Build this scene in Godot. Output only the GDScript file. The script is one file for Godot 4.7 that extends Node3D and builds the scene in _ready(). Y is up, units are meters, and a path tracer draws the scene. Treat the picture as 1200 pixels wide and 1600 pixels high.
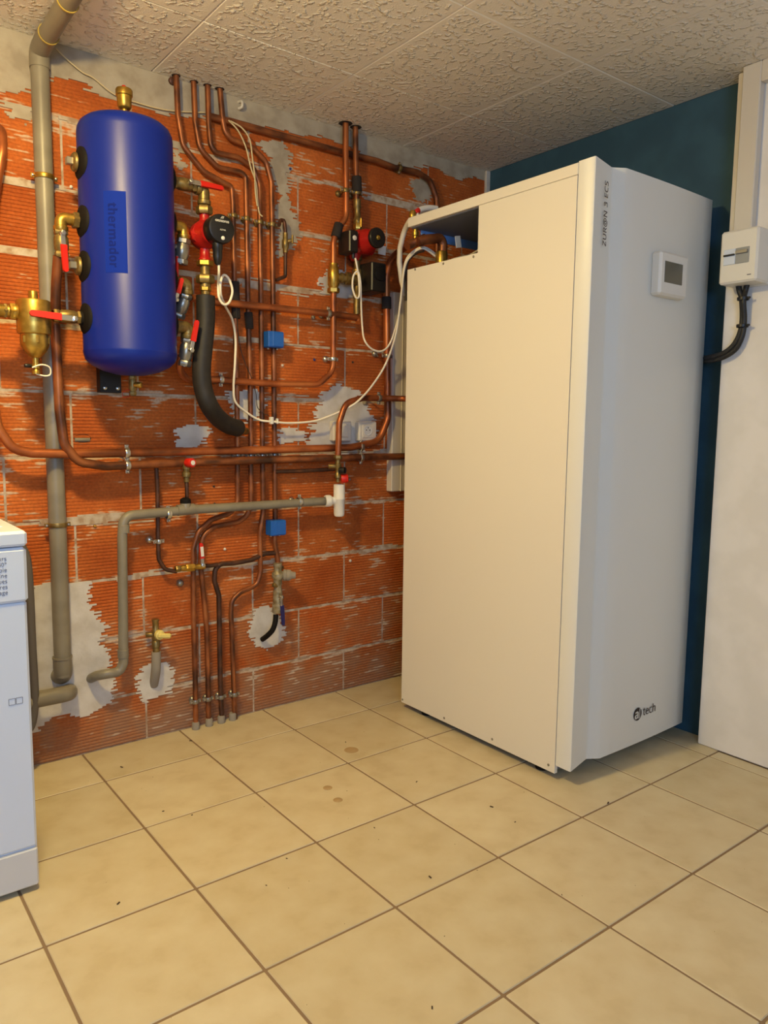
extends Node3D

# ---------------------------------------------------------------- mesh builder
class MB:
	var v := PackedVector3Array()
	var n := PackedVector3Array()
	var uv := PackedVector2Array()
	func tri(a: Vector3, b: Vector3, c: Vector3, na: Vector3, nb: Vector3, nc: Vector3, ua := Vector2.ZERO, ub := Vector2.ZERO, uc := Vector2.ZERO) -> void:
		if (b - a).cross(c - a).dot(na + nb + nc) > 0.0:
			v.append_array([a, c, b]); n.append_array([na, nc, nb]); uv.append_array([ua, uc, ub])
		else:
			v.append_array([a, b, c]); n.append_array([na, nb, nc]); uv.append_array([ua, ub, uc])
	func quad(a: Vector3, b: Vector3, c: Vector3, d: Vector3, nn: Vector3) -> void:
		tri(a, b, c, nn, nn, nn); tri(a, c, d, nn, nn, nn)
	# chamfered box
	func box(xf: Transform3D, size: Vector3, bev := 0.002) -> void:
		var h := size * 0.5
		var b := minf(bev, minf(h.x, minf(h.y, h.z)) * 0.9)
		for a in 3:
			var p := (a + 1) % 3
			var q := (a + 2) % 3
			for s in [-1.0, 1.0]:
				var cs: Array[Vector3] = []
				for k in [[-1, -1], [1, -1], [1, 1], [-1, 1]]:
					var w := Vector3.ZERO
					w[a] = s * h[a]; w[p] = k[0] * (h[p] - b); w[q] = k[1] * (h[q] - b)
					cs.append(xf * w)
				var nn := Vector3.ZERO
				nn[a] = s
				quad(cs[0], cs[1], cs[2], cs[3], (xf.basis * nn).normalized())
			for sp in [-1.0, 1.0]:
				for sq in [-1.0, 1.0]:
					var es: Array[Vector3] = []
					for k in [[-1, 0], [1, 0], [1, 1], [-1, 1]]:
						var w := Vector3.ZERO
						w[a] = k[0] * (h[a] - b)
						w[p] = sp * (h[p] - (b if k[1] == 0 else 0.0))
						w[q] = sq * (h[q] - (0.0 if k[1] == 0 else b))
						es.append(xf * w)
					var nn := Vector3.ZERO
					nn[p] = sp; nn[q] = sq
					quad(es[0], es[1], es[2], es[3], (xf.basis * nn).normalized())
		for sx in [-1.0, 1.0]:
			for sy in [-1.0, 1.0]:
				for sz in [-1.0, 1.0]:
					var nn := (xf.basis * Vector3(sx, sy, sz)).normalized()
					tri(xf * Vector3(sx * h.x, sy * (h.y - b), sz * (h.z - b)), xf * Vector3(sx * (h.x - b), sy * h.y, sz * (h.z - b)), xf * Vector3(sx * (h.x - b), sy * (h.y - b), sz * h.z), nn, nn, nn)
	# turned profile: (radius, distance along dir)
	func lathe(o: Vector3, dir: Vector3, prof: Array, sides := 24, facet := false) -> void:
		var y := dir.normalized()
		var x := y.cross(Vector3.UP if absf(y.y) < 0.9 else Vector3.RIGHT).normalized()
		var z := x.cross(y)
		var segn: Array[Vector2] = []
		for i in prof.size() - 1:
			var d: Vector2 = prof[i + 1] - prof[i]
			segn.append(Vector2(d.y, -d.x).normalized())
		for i in prof.size() - 1:
			var n0 := segn[i]
			var n1 := segn[i]
			if i > 0 and segn[i - 1].dot(segn[i]) > 0.7: n0 = (segn[i - 1] + segn[i]).normalized()
			if i < segn.size() - 1 and segn[i + 1].dot(segn[i]) > 0.7: n1 = (segn[i + 1] + segn[i]).normalized()
			var p0: Vector2 = prof[i]
			var p1: Vector2 = prof[i + 1]
			for k in sides:
				var a0 := TAU * k / sides
				var a1 := TAU * (k + 1) / sides
				var r0 := x * cos(a0) + z * sin(a0)
				var r1 := x * cos(a1) + z * sin(a1)
				var m0 := r0
				var m1 := r1
				if facet:
					m0 = (r0 + r1).normalized(); m1 = m0
				var A := o + r0 * p0.x + y * p0.y
				var B := o + r1 * p0.x + y * p0.y
				var Cc := o + r1 * p1.x + y * p1.y
				var D := o + r0 * p1.x + y * p1.y
				if p0.x > 1e-6: tri(A, B, Cc, m0 * n0.x + y * n0.y, m1 * n0.x + y * n0.y, m1 * n1.x + y * n1.y)
				if p1.x > 1e-6: tri(A, Cc, D, m0 * n0.x + y * n0.y, m1 * n1.x + y * n1.y, m0 * n1.x + y * n1.y)
	func cyl(a: Vector3, b: Vector3, r: float, sides := 20, ch := 0.001) -> void:
		var l := a.distance_to(b)
		lathe(a, b - a, [Vector2(0, 0), Vector2(r - ch, 0), Vector2(r, ch), Vector2(r, l - ch), Vector2(r - ch, l), Vector2(0, l)], sides)
	func hex(a: Vector3, b: Vector3, r: float) -> void:
		var l := a.distance_to(b)
		lathe(a, b - a, [Vector2(0, 0), Vector2(r * 0.86, 0), Vector2(r, l * 0.16), Vector2(r, l * 0.84), Vector2(r * 0.86, l), Vector2(0, l)], 6, true)
	func ball(c: Vector3, r: float, sides := 16) -> void:
		var prof := []
		for i in 11:
			var a := PI * i / 10.0
			prof.append(Vector2(r * sin(a), -r * cos(a)))
		lathe(c, Vector3.UP, prof, sides)
	func tube(pts: Array, r: float, sides := 12, caps := true) -> void:
		var cnt := pts.size()
		var up := Vector3.ZERO
		var rings := []
		for i in cnt:
			var t: Vector3 = (pts[mini(i + 1, cnt - 1)] - pts[maxi(i - 1, 0)]).normalized()
			if up == Vector3.ZERO: up = t.cross(Vector3(0.31, 0.74, 0.59)).normalized()
			up = (up - t * up.dot(t)).normalized()
			var s := t.cross(up)
			var ring := PackedVector3Array()
			for k in sides:
				ring.append(up * cos(TAU * k / sides) + s * sin(TAU * k / sides))
			rings.append(ring)
		for i in cnt - 1:
			for k in sides:
				var q := (k + 1) % sides
				var a: Vector3 = rings[i][k]
				var b: Vector3 = rings[i][q]
				var c: Vector3 = rings[i + 1][q]
				var d: Vector3 = rings[i + 1][k]
				tri(pts[i] + a * r, pts[i] + b * r, pts[i + 1] + c * r, a, b, c)
				tri(pts[i] + a * r, pts[i + 1] + c * r, pts[i + 1] + d * r, a, c, d)
		if caps:
			for e in [0, cnt - 1]:
				var nn: Vector3 = ((pts[0] - pts[1]) if e == 0 else (pts[cnt - 1] - pts[cnt - 2])).normalized()
				for k in sides:
					tri(pts[e], pts[e] + rings[e][k] * r, pts[e] + rings[e][(k + 1) % sides] * r, nn, nn, nn)
	# extruded outline: poly in the xf's xy plane, depth along its z
	func prism(xf: Transform3D, poly: PackedVector2Array, depth: float, smooth := false) -> void:
		var idx := Geometry2D.triangulate_polygon(poly)
		var zf := (xf.basis.z).normalized()
		for i in range(0, idx.size(), 3):
			var p := [poly[idx[i]], poly[idx[i + 1]], poly[idx[i + 2]]]
			tri(xf * Vector3(p[0].x, p[0].y, depth), xf * Vector3(p[1].x, p[1].y, depth), xf * Vector3(p[2].x, p[2].y, depth), zf, zf, zf)
			tri(xf * Vector3(p[0].x, p[0].y, 0), xf * Vector3(p[1].x, p[1].y, 0), xf * Vector3(p[2].x, p[2].y, 0), -zf, -zf, -zf)
		var sgn := -1.0 if Geometry2D.is_polygon_clockwise(poly) else 1.0
		var m := poly.size()
		for i in m:
			var a := poly[i]
			var b := poly[(i + 1) % m]
			var e := (b - a).normalized()
			var na := xf.basis * Vector3(e.y * sgn, -e.x * sgn, 0)
			var nb := na
			if smooth:
				var ep := (a - poly[(i + m - 1) % m]).normalized()
				var en := (poly[(i + 2) % m] - b).normalized()
				if ep.dot(e) > 0.6: na = (na + xf.basis * Vector3(ep.y * sgn, -ep.x * sgn, 0))
				if en.dot(e) > 0.6: nb = (nb + xf.basis * Vector3(en.y * sgn, -en.x * sgn, 0))
			na = na.normalized(); nb = nb.normalized()
			var A := xf * Vector3(a.x, a.y, 0)
			var B := xf * Vector3(b.x, b.y, 0)
			var D := xf * Vector3(a.x, a.y, depth)
			var Cc := xf * Vector3(b.x, b.y, depth)
			tri(A, B, Cc, na, nb, nb); tri(A, Cc, D, na, nb, na)
	func mesh(origin := Vector3.ZERO) -> ArrayMesh:
		var arr := []
		arr.resize(Mesh.ARRAY_MAX)
		var w := v.duplicate()
		for i in w.size(): w[i] -= origin
		arr[Mesh.ARRAY_VERTEX] = w
		arr[Mesh.ARRAY_NORMAL] = n
		arr[Mesh.ARRAY_TEX_UV] = uv
		var m := ArrayMesh.new()
		m.add_surface_from_arrays(Mesh.PRIMITIVE_TRIANGLES, arr)
		return m

var M := {}
var taken := {}
var rng := RandomNumberGenerator.new()
const HC := 2.171        # ceiling height
const XB := 1.782        # face of the blue wall
const T := 0.33          # floor tile pitch

# ---------------------------------------------------------------- tree helpers
func numbered(called: String) -> String:
	var c: int = taken.get(called, 0)
	taken[called] = c + 1
	return called if c == 0 else "%s_%03d" % [called, c]

func tag(o: Node, label := "", category := "", group := "", kind := "") -> Node:
	if label: o.set_meta("label", label)
	if category: o.set_meta("category", category)
	if group: o.set_meta("group", group)
	if kind: o.set_meta("kind", kind)
	return o

func thing(called: String, at: Vector3, label: String, category: String, group := "") -> Node3D:
	var o := Node3D.new()
	o.name = numbered(called)
	o.position = at
	add_child(o, true)
	tag(o, label, category, group)
	return o

func origin_of(o: Node) -> Vector3:
	var p := Vector3.ZERO
	while o is Node3D and o != self:
		p += o.position
		o = o.get_parent()
	return p

# commits a builder whose shapes are in room coordinates as ONE mesh under parent
func obj(called: String, mb: MB, m: Material, parent: Node = null) -> MeshInstance3D:
	var i := MeshInstance3D.new()
	var lo := mb.v[0]
	var hi := mb.v[0]
	for p in mb.v:
		lo = lo.min(p); hi = hi.max(p)
	var c := Vector3((lo.x + hi.x) * 0.5, lo.y, (lo.z + hi.z) * 0.5)
	i.mesh = mb.mesh(c)
	i.material_override = m
	if parent == null:
		i.name = numbered(called)
		i.position = c
		add_child(i, true)
	else:
		i.name = called
		i.position = c - origin_of(parent)
		parent.add_child(i, true)
	return i

func struct(called: String, mb: MB, m: Material) -> MeshInstance3D:
	var i := obj(called, mb, m)
	i.set_meta("kind", "structure")
	return i

func at(p: Vector3) -> Transform3D:
	return Transform3D(Basis(), p)

# basis whose x runs along d and whose z faces f as nearly as it can
func frame(p: Vector3, d: Vector3, f: Vector3) -> Transform3D:
	var x := d.normalized()
	var z := (f - x * f.dot(x)).normalized()
	return Transform3D(Basis(x, z.cross(x), z), p)

func bent(pts: Array, rad: float) -> Array:
	var o := [pts[0]]
	for i in range(1, pts.size() - 1):
		var p: Vector3 = pts[i]
		var a: Vector3 = pts[i - 1] - p
		var b: Vector3 = pts[i + 1] - p
		var ang := a.angle_to(b)
		if ang > PI - 0.04:
			o.append(p)
			continue
		var d := minf(rad / tan(ang * 0.5), minf(a.length(), b.length()) * 0.48)
		var s := p + a.normalized() * d
		var e := p + b.normalized() * d
		for k in 7:
			var t := k / 6.0
			o.append(s.lerp(p, t).lerp(p.lerp(e, t), t))
	o.append(pts[-1])
	return o

func smooth(pts: Array, step := 6) -> Array:
	var o := []
	for i in pts.size() - 1:
		var p0: Vector3 = pts[maxi(i - 1, 0)]
		var p3: Vector3 = pts[mini(i + 2, pts.size() - 1)]
		for k in step:
			o.append(pts[i].cubic_interpolate(pts[i + 1], p0, p3, k / float(step)))
	o.append(pts[-1])
	return o

func pipe(called: String, pts: Array, r: float, rad: float, m: Material, label: String, category := "pipe", group := "") -> MeshInstance3D:
	var mb := MB.new()
	mb.tube(bent(pts, rad), r, 14)
	var o := obj(called, mb, m)
	tag(o, label, category, group)
	return o

func cable(called: String, pts: Array, r: float, m: Material, label: String, category := "cable", group := "") -> MeshInstance3D:
	var mb := MB.new()
	mb.tube(smooth(pts, 8), r, 10)
	var o := obj(called, mb, m)
	tag(o, label, category, group)
	return o

func text(called: String, s: String, size: float, m: Material, xf: Transform3D, parent: Node, bold := false, deep := 0.0006) -> MeshInstance3D:
	var t := TextMesh.new()
	var f := SystemFont.new()
	f.font_names = PackedStringArray(["Droid Sans"])
	if bold: f.font_weight = 700
	t.font = f
	t.text = s
	t.font_size = 64
	t.pixel_size = size / 64.0
	t.depth = deep
	t.curve_step = 2.0
	var i := MeshInstance3D.new()
	i.mesh = t
	i.material_override = m
	i.name = called
	i.transform = Transform3D(xf.basis, xf.origin - origin_of(parent))
	parent.add_child(i, true)
	return i

# ---------------------------------------------------------------- materials
func noise_tex(freq: float, seed_: int, ramp: Gradient, size := 512, type := FastNoiseLite.TYPE_SIMPLEX_SMOOTH, oct := 4) -> NoiseTexture2D:
	var f := FastNoiseLite.new()
	f.noise_type = type
	f.seed = seed_
	f.frequency = freq
	f.fractal_octaves = oct
	var t := NoiseTexture2D.new()
	t.width = size
	t.height = size
	t.seamless = true
	t.noise = f
	t.color_ramp = ramp
	return t

func ramp(offs: Array, cols: Array) -> Gradient:
	var g := Gradient.new()
	g.offsets = PackedFloat32Array(offs)
	g.colors = PackedColorArray(cols)
	return g

func mat(called: String, c: Color, rough: float, metal := 0.0) -> StandardMaterial3D:
	var m := StandardMaterial3D.new()
	m.resource_name = called
	m.albedo_color = c
	m.roughness = rough
	m.metallic = metal
	M[called] = m
	return m

func mottled(called: String, tex: Texture2D, scale_: Vector3, rough: float, metal := 0.0) -> StandardMaterial3D:
	var m := mat(called, Color.WHITE, rough, metal)
	m.albedo_texture = tex
	m.uv1_triplanar = true
	m.uv1_world_triplanar = true
	m.uv1_scale = scale_
	return m

func c8(r: int, g: int, b: int) -> Color:
	return Color(r / 255.0, g / 255.0, b / 255.0)

func materials() -> void:
	var fine := ramp([0.0, 0.5, 1.0], [Color(0.3, 0.3, 0.3), Color(0.5, 0.5, 0.5), Color(0.75, 0.75, 0.75)])
	var relief := noise_tex(0.06, 5, fine, 256)
	var cop := noise_tex(0.012, 11, ramp([0.25, 0.42, 0.55, 0.75], [c8(112, 64, 40), c8(158, 86, 48), c8(180, 100, 55), c8(196, 116, 64)]))
	mottled("copper", cop, Vector3(0.8, 0.8, 0.8), 0.38, 0.6)
	var old := noise_tex(0.016, 23, ramp([0.2, 0.42, 0.58, 0.8], [c8(66, 44, 34), c8(112, 66, 42), c8(148, 86, 50), c8(178, 108, 62)]))
	mottled("old_copper", old, Vector3(0.8, 0.8, 0.8), 0.42, 0.55)
	var dark := noise_tex(0.016, 29, ramp([0.2, 0.5, 0.8], [c8(52, 36, 30), c8(78, 50, 38), c8(116, 72, 46)]))
	mottled("dark_copper", dark, Vector3(1.2, 1.2, 1.2), 0.5, 0.4)
	var br := noise_tex(0.03, 31, ramp([0.2, 0.5, 0.8], [c8(170, 134, 58), c8(186, 148, 66), c8(198, 160, 76)]), 256)
	mottled("brass", br, Vector3(6, 6, 6), 0.34, 0.85)
	var bro := noise_tex(0.03, 37, ramp([0.2, 0.5, 0.8], [c8(118, 98, 58), c8(140, 117, 68), c8(156, 134, 84)]), 256)
	mottled("dull_brass", bro, Vector3(6, 6, 6), 0.42, 0.7)
	mottled("worn_brass", noise_tex(0.03, 39, ramp([0.25, 0.5, 0.75], [c8(120, 104, 68), c8(158, 146, 116), c8(176, 168, 146)]), 256), Vector3(5, 5, 5), 0.45, 0.45)
	mat("nickel", c8(176, 170, 156), 0.3, 0.85)
	mat("steel", c8(196, 194, 188), 0.28, 0.9)
	mat("dull_nickel", c8(150, 145, 134), 0.32, 0.7)
	mat("red_grip", c8(206, 30, 16), 0.42)
	mat("red_paint", c8(170, 26, 22), 0.35)
	mat("black_plastic", c8(24, 22, 22), 0.4)
	mat("black_rubber", c8(22, 19, 17), 0.7).metallic_specular = 0.3
	mat("foam_sleeve", c8(42, 35, 31), 0.85)
	var hose := mottled("hose_foam", noise_tex(0.02, 41, ramp([0.3, 0.7], [c8(25, 21, 19), c8(34, 29, 26)]), 256), Vector3(5, 5, 5), 0.62)
	hose.heightmap_enabled = false
	mat("blue_handle", c8(44, 44, 104), 0.45)
	mat("blue_plastic", c8(20, 92, 180), 0.45)
	mat("yellow_knob", c8(226, 206, 120), 0.45)
	mat("white_plastic", c8(226, 222, 212), 0.4)
	mat("ivory_plastic", c8(214, 206, 192), 0.45)
	mat("white_cable", c8(240, 230, 208), 0.5)
	mat("beige_cable", c8(206, 188, 146), 0.55)
	mat("dark_cable", c8(44, 36, 32), 0.6)
	mat("black_cable", c8(30, 28, 27), 0.5)
	mottled("grey_pvc", noise_tex(0.01, 43, ramp([0.3, 0.7], [c8(124, 116, 100), c8(136, 128, 110)]), 256), Vector3(3, 3, 3), 0.4)
	mat("hose_grey", c8(92, 86, 84), 0.6)
	mat("pvc_ring", c8(176, 150, 70), 0.5)
	var tank := mat("tank_blue", c8(9, 34, 132), 0.38)
	tank.metallic_specular = 0.4
	mat("sticker_blue", c8(16, 42, 146), 0.75).metallic_specular = 0.2
	mat("sticker_print", c8(14, 30, 112), 0.75).metallic_specular = 0.2
	mat("cabinet_paint", c8(232, 226, 212), 0.42)
	mat("front_paint", c8(228, 226, 216), 0.4)
	mat("cabinet_inside", c8(120, 126, 138), 0.6)
	mat("hatch_blue", c8(130, 170, 222), 0.6)
	mat("display_glass", c8(96, 92, 78), 0.2)
	mat("print_dark", c8(58, 42, 40), 0.6)
	mat("print_black", c8(40, 30, 30), 0.6)
	mat("print_light", c8(214, 212, 204), 0.6)
	mat("print_grey", c8(110, 110, 118), 0.6)
	mat("washer_white", c8(210, 220, 236), 0.35)
	mat("washer_base", c8(206, 206, 206), 0.4)
	mat("breaker_grey", c8(150, 152, 150), 0.4)
	mat("hole_dark", c8(52, 44, 40), 0.9)
	mat("cement_grey", c8(150, 140, 124), 0.9)
	mat("blue_chalk", c8(52, 58, 120), 0.9)
	mat("grit", c8(70, 50, 34), 0.9)
	mat("tile_stain", c8(178, 150, 108), 0.5)
	mat("bulb_off", c8(240, 238, 232), 0.4)
	# brick wall print: tone of each brick, smears of mortar dragged along the ribs, dust near the floor
	var brick := mat("brick_clay", Color.WHITE, 0.85)
	brick.albedo_texture = wall_print()
	brick.metallic_specular = 0.3
	var mortar := mottled("mortar", noise_tex(0.03, 61, ramp([0.25, 0.5, 0.8], [c8(166, 138, 112), c8(186, 168, 146), c8(198, 184, 166)])), Vector3(1.5, 1.5, 1.5), 0.9)
	mortar.metallic_specular = 0.2
	var pl := mottled("plaster", noise_tex(0.014, 67, ramp([0.2, 0.5, 0.8], [c8(198, 190, 178), c8(207, 200, 190), c8(213, 207, 198)])), Vector3(1.6, 1.6, 1.6), 0.9)
	pl.heightmap_enabled = true
	pl.heightmap_scale = 0.25
	pl.heightmap_texture = relief
	pl.metallic_specular = 0.2
	var op := mottled("dimmed_plaster", noise_tex(0.014, 68, ramp([0.2, 0.5, 0.8], [c8(158, 146, 128), c8(172, 160, 141), c8(180, 169, 151)])), Vector3(1.6, 1.6, 1.6), 0.9)  # plaster toned down in colour where the lamp lights it too strongly
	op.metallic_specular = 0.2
	mottled("blue_wall", noise_tex(0.02, 71, ramp([0.3, 0.7], [c8(44, 78, 96), c8(50, 86, 104)]), 256), Vector3(1, 1, 1), 0.75)
	mottled("white_wall", noise_tex(0.02, 73, ramp([0.3, 0.7], [c8(228, 223, 217), c8(235, 230, 225)]), 256), Vector3(1, 1, 1), 0.8)
	mat("room_white", c8(190, 186, 178), 0.85)
	mat("grout", c8(134, 110, 84), 0.9)
	for k in 4:
		var a: float = [0.0, 4.0, -4.0, 2.0][k] / 255.0
		var f := mottled("floor_tile_%d" % k, noise_tex(0.009, 80 + k, ramp([0.15, 0.4, 0.6, 0.85], [c8(196, 179, 143) + Color(a, a, a), c8(202, 186, 151) + Color(a, a, a), c8(204, 189, 155) + Color(a, a, a), c8(207, 193, 160) + Color(a, a, a)]), 512, FastNoiseLite.TYPE_SIMPLEX_SMOOTH, 6), Vector3(1.7, 1.7, 1.7), 0.42)
		f.metallic_specular = 0.4
	# stippled polystyrene ceiling tile: short raised dabs, smooth along the tile's edge
	var ce := mat("ceiling_tile", c8(238, 231, 218), 0.55)
	ce.heightmap_enabled = true
	ce.heightmap_scale = 0.8
	ce.heightmap_texture = stipple()
	mat("ceiling_edge", c8(206, 196, 178), 0.6)
	var glass := mat("window_glass", Color(0.9, 0.95, 1.0, 0.06), 0.05)
	glass.transparency = BaseMaterial3D.TRANSPARENCY_ALPHA
	var bulb := mat("bulb_glow", c8(255, 236, 200), 0.4)
	bulb.emission_enabled = true
	bulb.emission = Color(1.0, 0.886, 0.588)
	bulb.emission_energy_multiplier = 4.0

func stipple() -> ImageTexture:
	var sz := 512
	var f := FastNoiseLite.new()
	f.seed = 9
	f.noise_type = FastNoiseLite.TYPE_SIMPLEX_SMOOTH
	f.frequency = 0.018
	f.fractal_type = FastNoiseLite.FRACTAL_RIDGED
	f.fractal_octaves = 2
	f.domain_warp_enabled = true
	f.domain_warp_amplitude = 14.0
	f.domain_warp_frequency = 0.03
	var a := f.get_image(sz, sz).get_data()
	f.seed = 21
	f.fractal_type = FastNoiseLite.FRACTAL_FBM
	f.frequency = 0.05
	var b := f.get_image(sz, sz).get_data()
	f.seed = 33
	f.frequency = 0.2
	var c := f.get_image(sz, sz).get_data()
	var d := PackedByteArray()
	d.resize(sz * sz)
	for y in sz:
		for x in sz:
			var q := x + y * sz
			var e := smoothstep(0.0, 14.0, float(mini(mini(x, y), mini(sz - 1 - x, sz - 1 - y)) - 10))
			var v := smoothstep(0.48, 0.92, a[q] / 255.0) * smoothstep(0.4, 0.66, b[q] / 255.0)
			d[q] = int(255.0 * clampf(0.3 + e * (0.6 * v + 0.1 * (c[q] / 255.0 - 0.5)), 0.0, 1.0))
	return ImageTexture.create_from_image(Image.create_from_data(sz, sz, false, Image.FORMAT_L8, d))

# x of the upright joints in course k, and the height of its top
func course_top(k: int) -> float:
	return (0.5 + 0.605 * k) * T
func course_shift(k: int) -> float:
	return (0.01 if k % 2 == 1 else 0.65) * T
const BL := 0.4076       # brick length with its joint

func wall_print() -> ImageTexture:
	var w := 1600
	var h := 916
	var ppm := w / 3.8
	var f := FastNoiseLite.new()
	f.seed = 3
	f.frequency = 0.01
	f.fractal_octaves = 4
	var low := f.get_image(w, h).get_data()
	f.seed = 4
	f.frequency = 0.09
	var small := f.get_image(w / 4, h)
	small.resize(w, h, Image.INTERPOLATE_CUBIC)
	var drag := small.get_data()
	f.seed = 6
	f.frequency = 0.2
	var grain := f.get_image(w, h).get_data()
	var data := PackedByteArray()
	data.resize(w * h * 3)
	for j in h:
		var y := HC - j / ppm
		var k := int(floor((y / T - 0.5) / 0.605)) + 1
		var top := course_top(k)
		var bot := course_top(k - 1)
		var dy := minf(top - y, y - bot)
		var py := exp(-dy / 0.016)
		var rib := 0.5 + 0.5 * cos((y - bot) / 0.0108 * TAU)
		var sh := course_shift(k)
		var dust := clampf(1.0 - y / 0.55, 0.0, 1.0)
		for i in w:
			var x := -2.0 + i / ppm
			var q := i + j * w
			var u := (x - sh) / BL
			var cell := floori(u)
			var fu := u - cell
			var dx := minf(fu, 1.0 - fu) * BL
			var tone := 0.93 + 0.14 * fposmod(sin(cell * 12.9 + k * 78.2) * 43.7, 1.0)
			var lo := low[q] / 255.0
			var dr := drag[q] / 255.0
			var g := grain[q] / 255.0
			var p := py * 0.3 + exp(-dx / 0.012) * 0.16
			var s := smoothstep(0.765, 0.88, dr * 0.78 + lo * 0.32 + p + (rib - 0.5) * 0.16)
			s *= 0.5 + 0.5 * g
			var cr := lerpf(166.0, 202.0, lo) * tone * (0.9 + 0.2 * g)
			var cg := lerpf(80.0, 112.0, lo) * tone * (0.9 + 0.2 * g)
			var cb := lerpf(34.0, 52.0, lo) * tone * (0.9 + 0.2 * g)
			var du := dust * clampf(lo * 2.0 - 0.35, 0.0, 1.0) * 0.9
			du = maxf(du, clampf(1.0 - y / 0.2, 0.0, 1.0) * (0.5 + 0.5 * g))
			cr = lerpf(cr, 150.0, du); cg = lerpf(cg, 118.0, du); cb = lerpf(cb, 96.0, du)
			s = clampf(s, 0.0, 0.85)
			data[q * 3] = int(clampf(lerpf(cr, 202.0, s), 0, 255))
			data[q * 3 + 1] = int(clampf(lerpf(cg, 188.0, s), 0, 255))
			data[q * 3 + 2] = int(clampf(lerpf(cb, 170.0, s), 0, 255))
	return ImageTexture.create_from_image(Image.create_from_data(w, h, false, Image.FORMAT_RGB8, data))

func wall_uv(p: Vector3) -> Vector2:
	return Vector2((p.x + 2.0) / 3.8, (HC - p.y) / (916.0 / 1600.0 * 3.8))

# one hollow clay block with combed ribs along its face
func brick(parent: Node, x0: float, x1: float, y0: float, y1: float) -> void:
	var mb := MB.new()
	var proud := rng.randf_range(-0.0006, 0.0008)
	var cnt := maxi(2, int(round((y1 - y0) / 0.0108)))
	var prof: Array[Vector2] = [Vector2(y0, -0.006), Vector2(y0, -0.002)]
	for i in cnt:
		var a := y0 + (y1 - y0) * i / cnt
		var s := (y1 - y0) / cnt
		prof.append(Vector2(a + s * 0.14, -0.0014))
		prof.append(Vector2(a + s * 0.34, proud))
		prof.append(Vector2(a + s * 0.82, proud))
		prof.append(Vector2(a + s * 0.98, -0.0014))
	prof.append(Vector2(y1, -0.006))
	for i in prof.size() - 1:
		var a := Vector3(x0, prof[i].x, prof[i].y)
		var b := Vector3(x1, prof[i].x, prof[i].y)
		var c := Vector3(x1, prof[i + 1].x, prof[i + 1].y)
		var d := Vector3(x0, prof[i + 1].x, prof[i + 1].y)
		var e := prof[i + 1] - prof[i]
		var nn := Vector3(0, -e.y, e.x).normalized()
		mb.tri(a, b, c, nn, nn, nn, wall_uv(a), wall_uv(b), wall_uv(c))
		mb.tri(a, c, d, nn, nn, nn, wall_uv(a), wall_uv(c), wall_uv(d))
	for e in [[x0, -1.0], [x1, 1.0]]:
		var a := Vector3(e[0], y0, -0.006)
		var b := Vector3(e[0], y1, -0.006)
		var c := Vector3(e[0], y1, -0.001)
		var d := Vector3(e[0], y0, -0.001)
		var nn := Vector3(e[1], 0, 0)
		mb.tri(a, b, c, nn, nn, nn, wall_uv(a), wall_uv(b), wall_uv(c))
		mb.tri(a, c, d, nn, nn, nn, wall_uv(a), wall_uv(c), wall_uv(d))
	obj("brick", mb, M.brick_clay, parent)

# trowelled plaster whose edge runs out along the ribs; poly in wall metres
func patch(parent: Node, pts: Array, seed_: int, rag := 0.03, thick := 0.0022, coat: Material = null) -> void:
	var poly := PackedVector2Array()
	for p in pts: poly.append(Vector2(p.x, p.y))
	var lo := poly[0]
	var hi := poly[0]
	for p in poly:
		lo = lo.min(p); hi = hi.max(p)
	var f := FastNoiseLite.new()
	f.seed = seed_
	f.frequency = 9.0
	var r := RandomNumberGenerator.new()
	r.seed = seed_
	var mb := MB.new()
	var dy := 0.0054
	var y := lo.y - 0.01
	while y < hi.y + 0.01:
		var wob := f.get_noise_2d(0.0, y * 2.0) * 0.01
		var xs: Array[float] = []
		var yy := clampf(y, lo.y + 0.002, hi.y - 0.002)
		for i in poly.size():
			var a := poly[i]
			var b := poly[(i + 1) % poly.size()]
			if (a.y > yy) != (b.y > yy):
				xs.append(a.x + (yy - a.y) / (b.y - a.y) * (b.x - a.x))
		xs.sort()
		for i in range(0, xs.size() - 1, 2):
			var x0 := xs[i] + wob + r.randf_range(-1.0, 1.0) * rag * 0.5 + f.get_noise_2d(xs[i] * 2.0, y) * rag
			var x1 := xs[i + 1] + wob + r.randf_range(-1.0, 1.0) * rag * 0.5 + f.get_noise_2d(xs[i + 1] * 2.0, y + 9.0) * rag
			if y < lo.y or y > hi.y:
				if r.randf() < 0.4: continue
				var m := lerpf(x0, x1, r.randf())
				x0 = lerpf(x0, m, 0.6); x1 = lerpf(x1, m, 0.6)
			if x1 - x0 > 0.004:
				mb.box(at(Vector3((x0 + x1) * 0.5, y + dy * 0.5, thick * 0.5 - 0.002)), Vector3(x1 - x0, dy + 0.0004, thick + 0.004), 0.0003)
		y += dy
	if mb.v.size(): obj("plaster_patch", mb, coat if coat else M.plaster, parent)

const LAMP := Vector3(-0.34, 2.06, 0.96)
const LAMP_COLOR := Color(1.0, 0.878, 0.57)
const LAMP_ENERGY := 0.78
const LAMP_DOWN := 1.65
const SKY_ENERGY := 1.0

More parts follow.
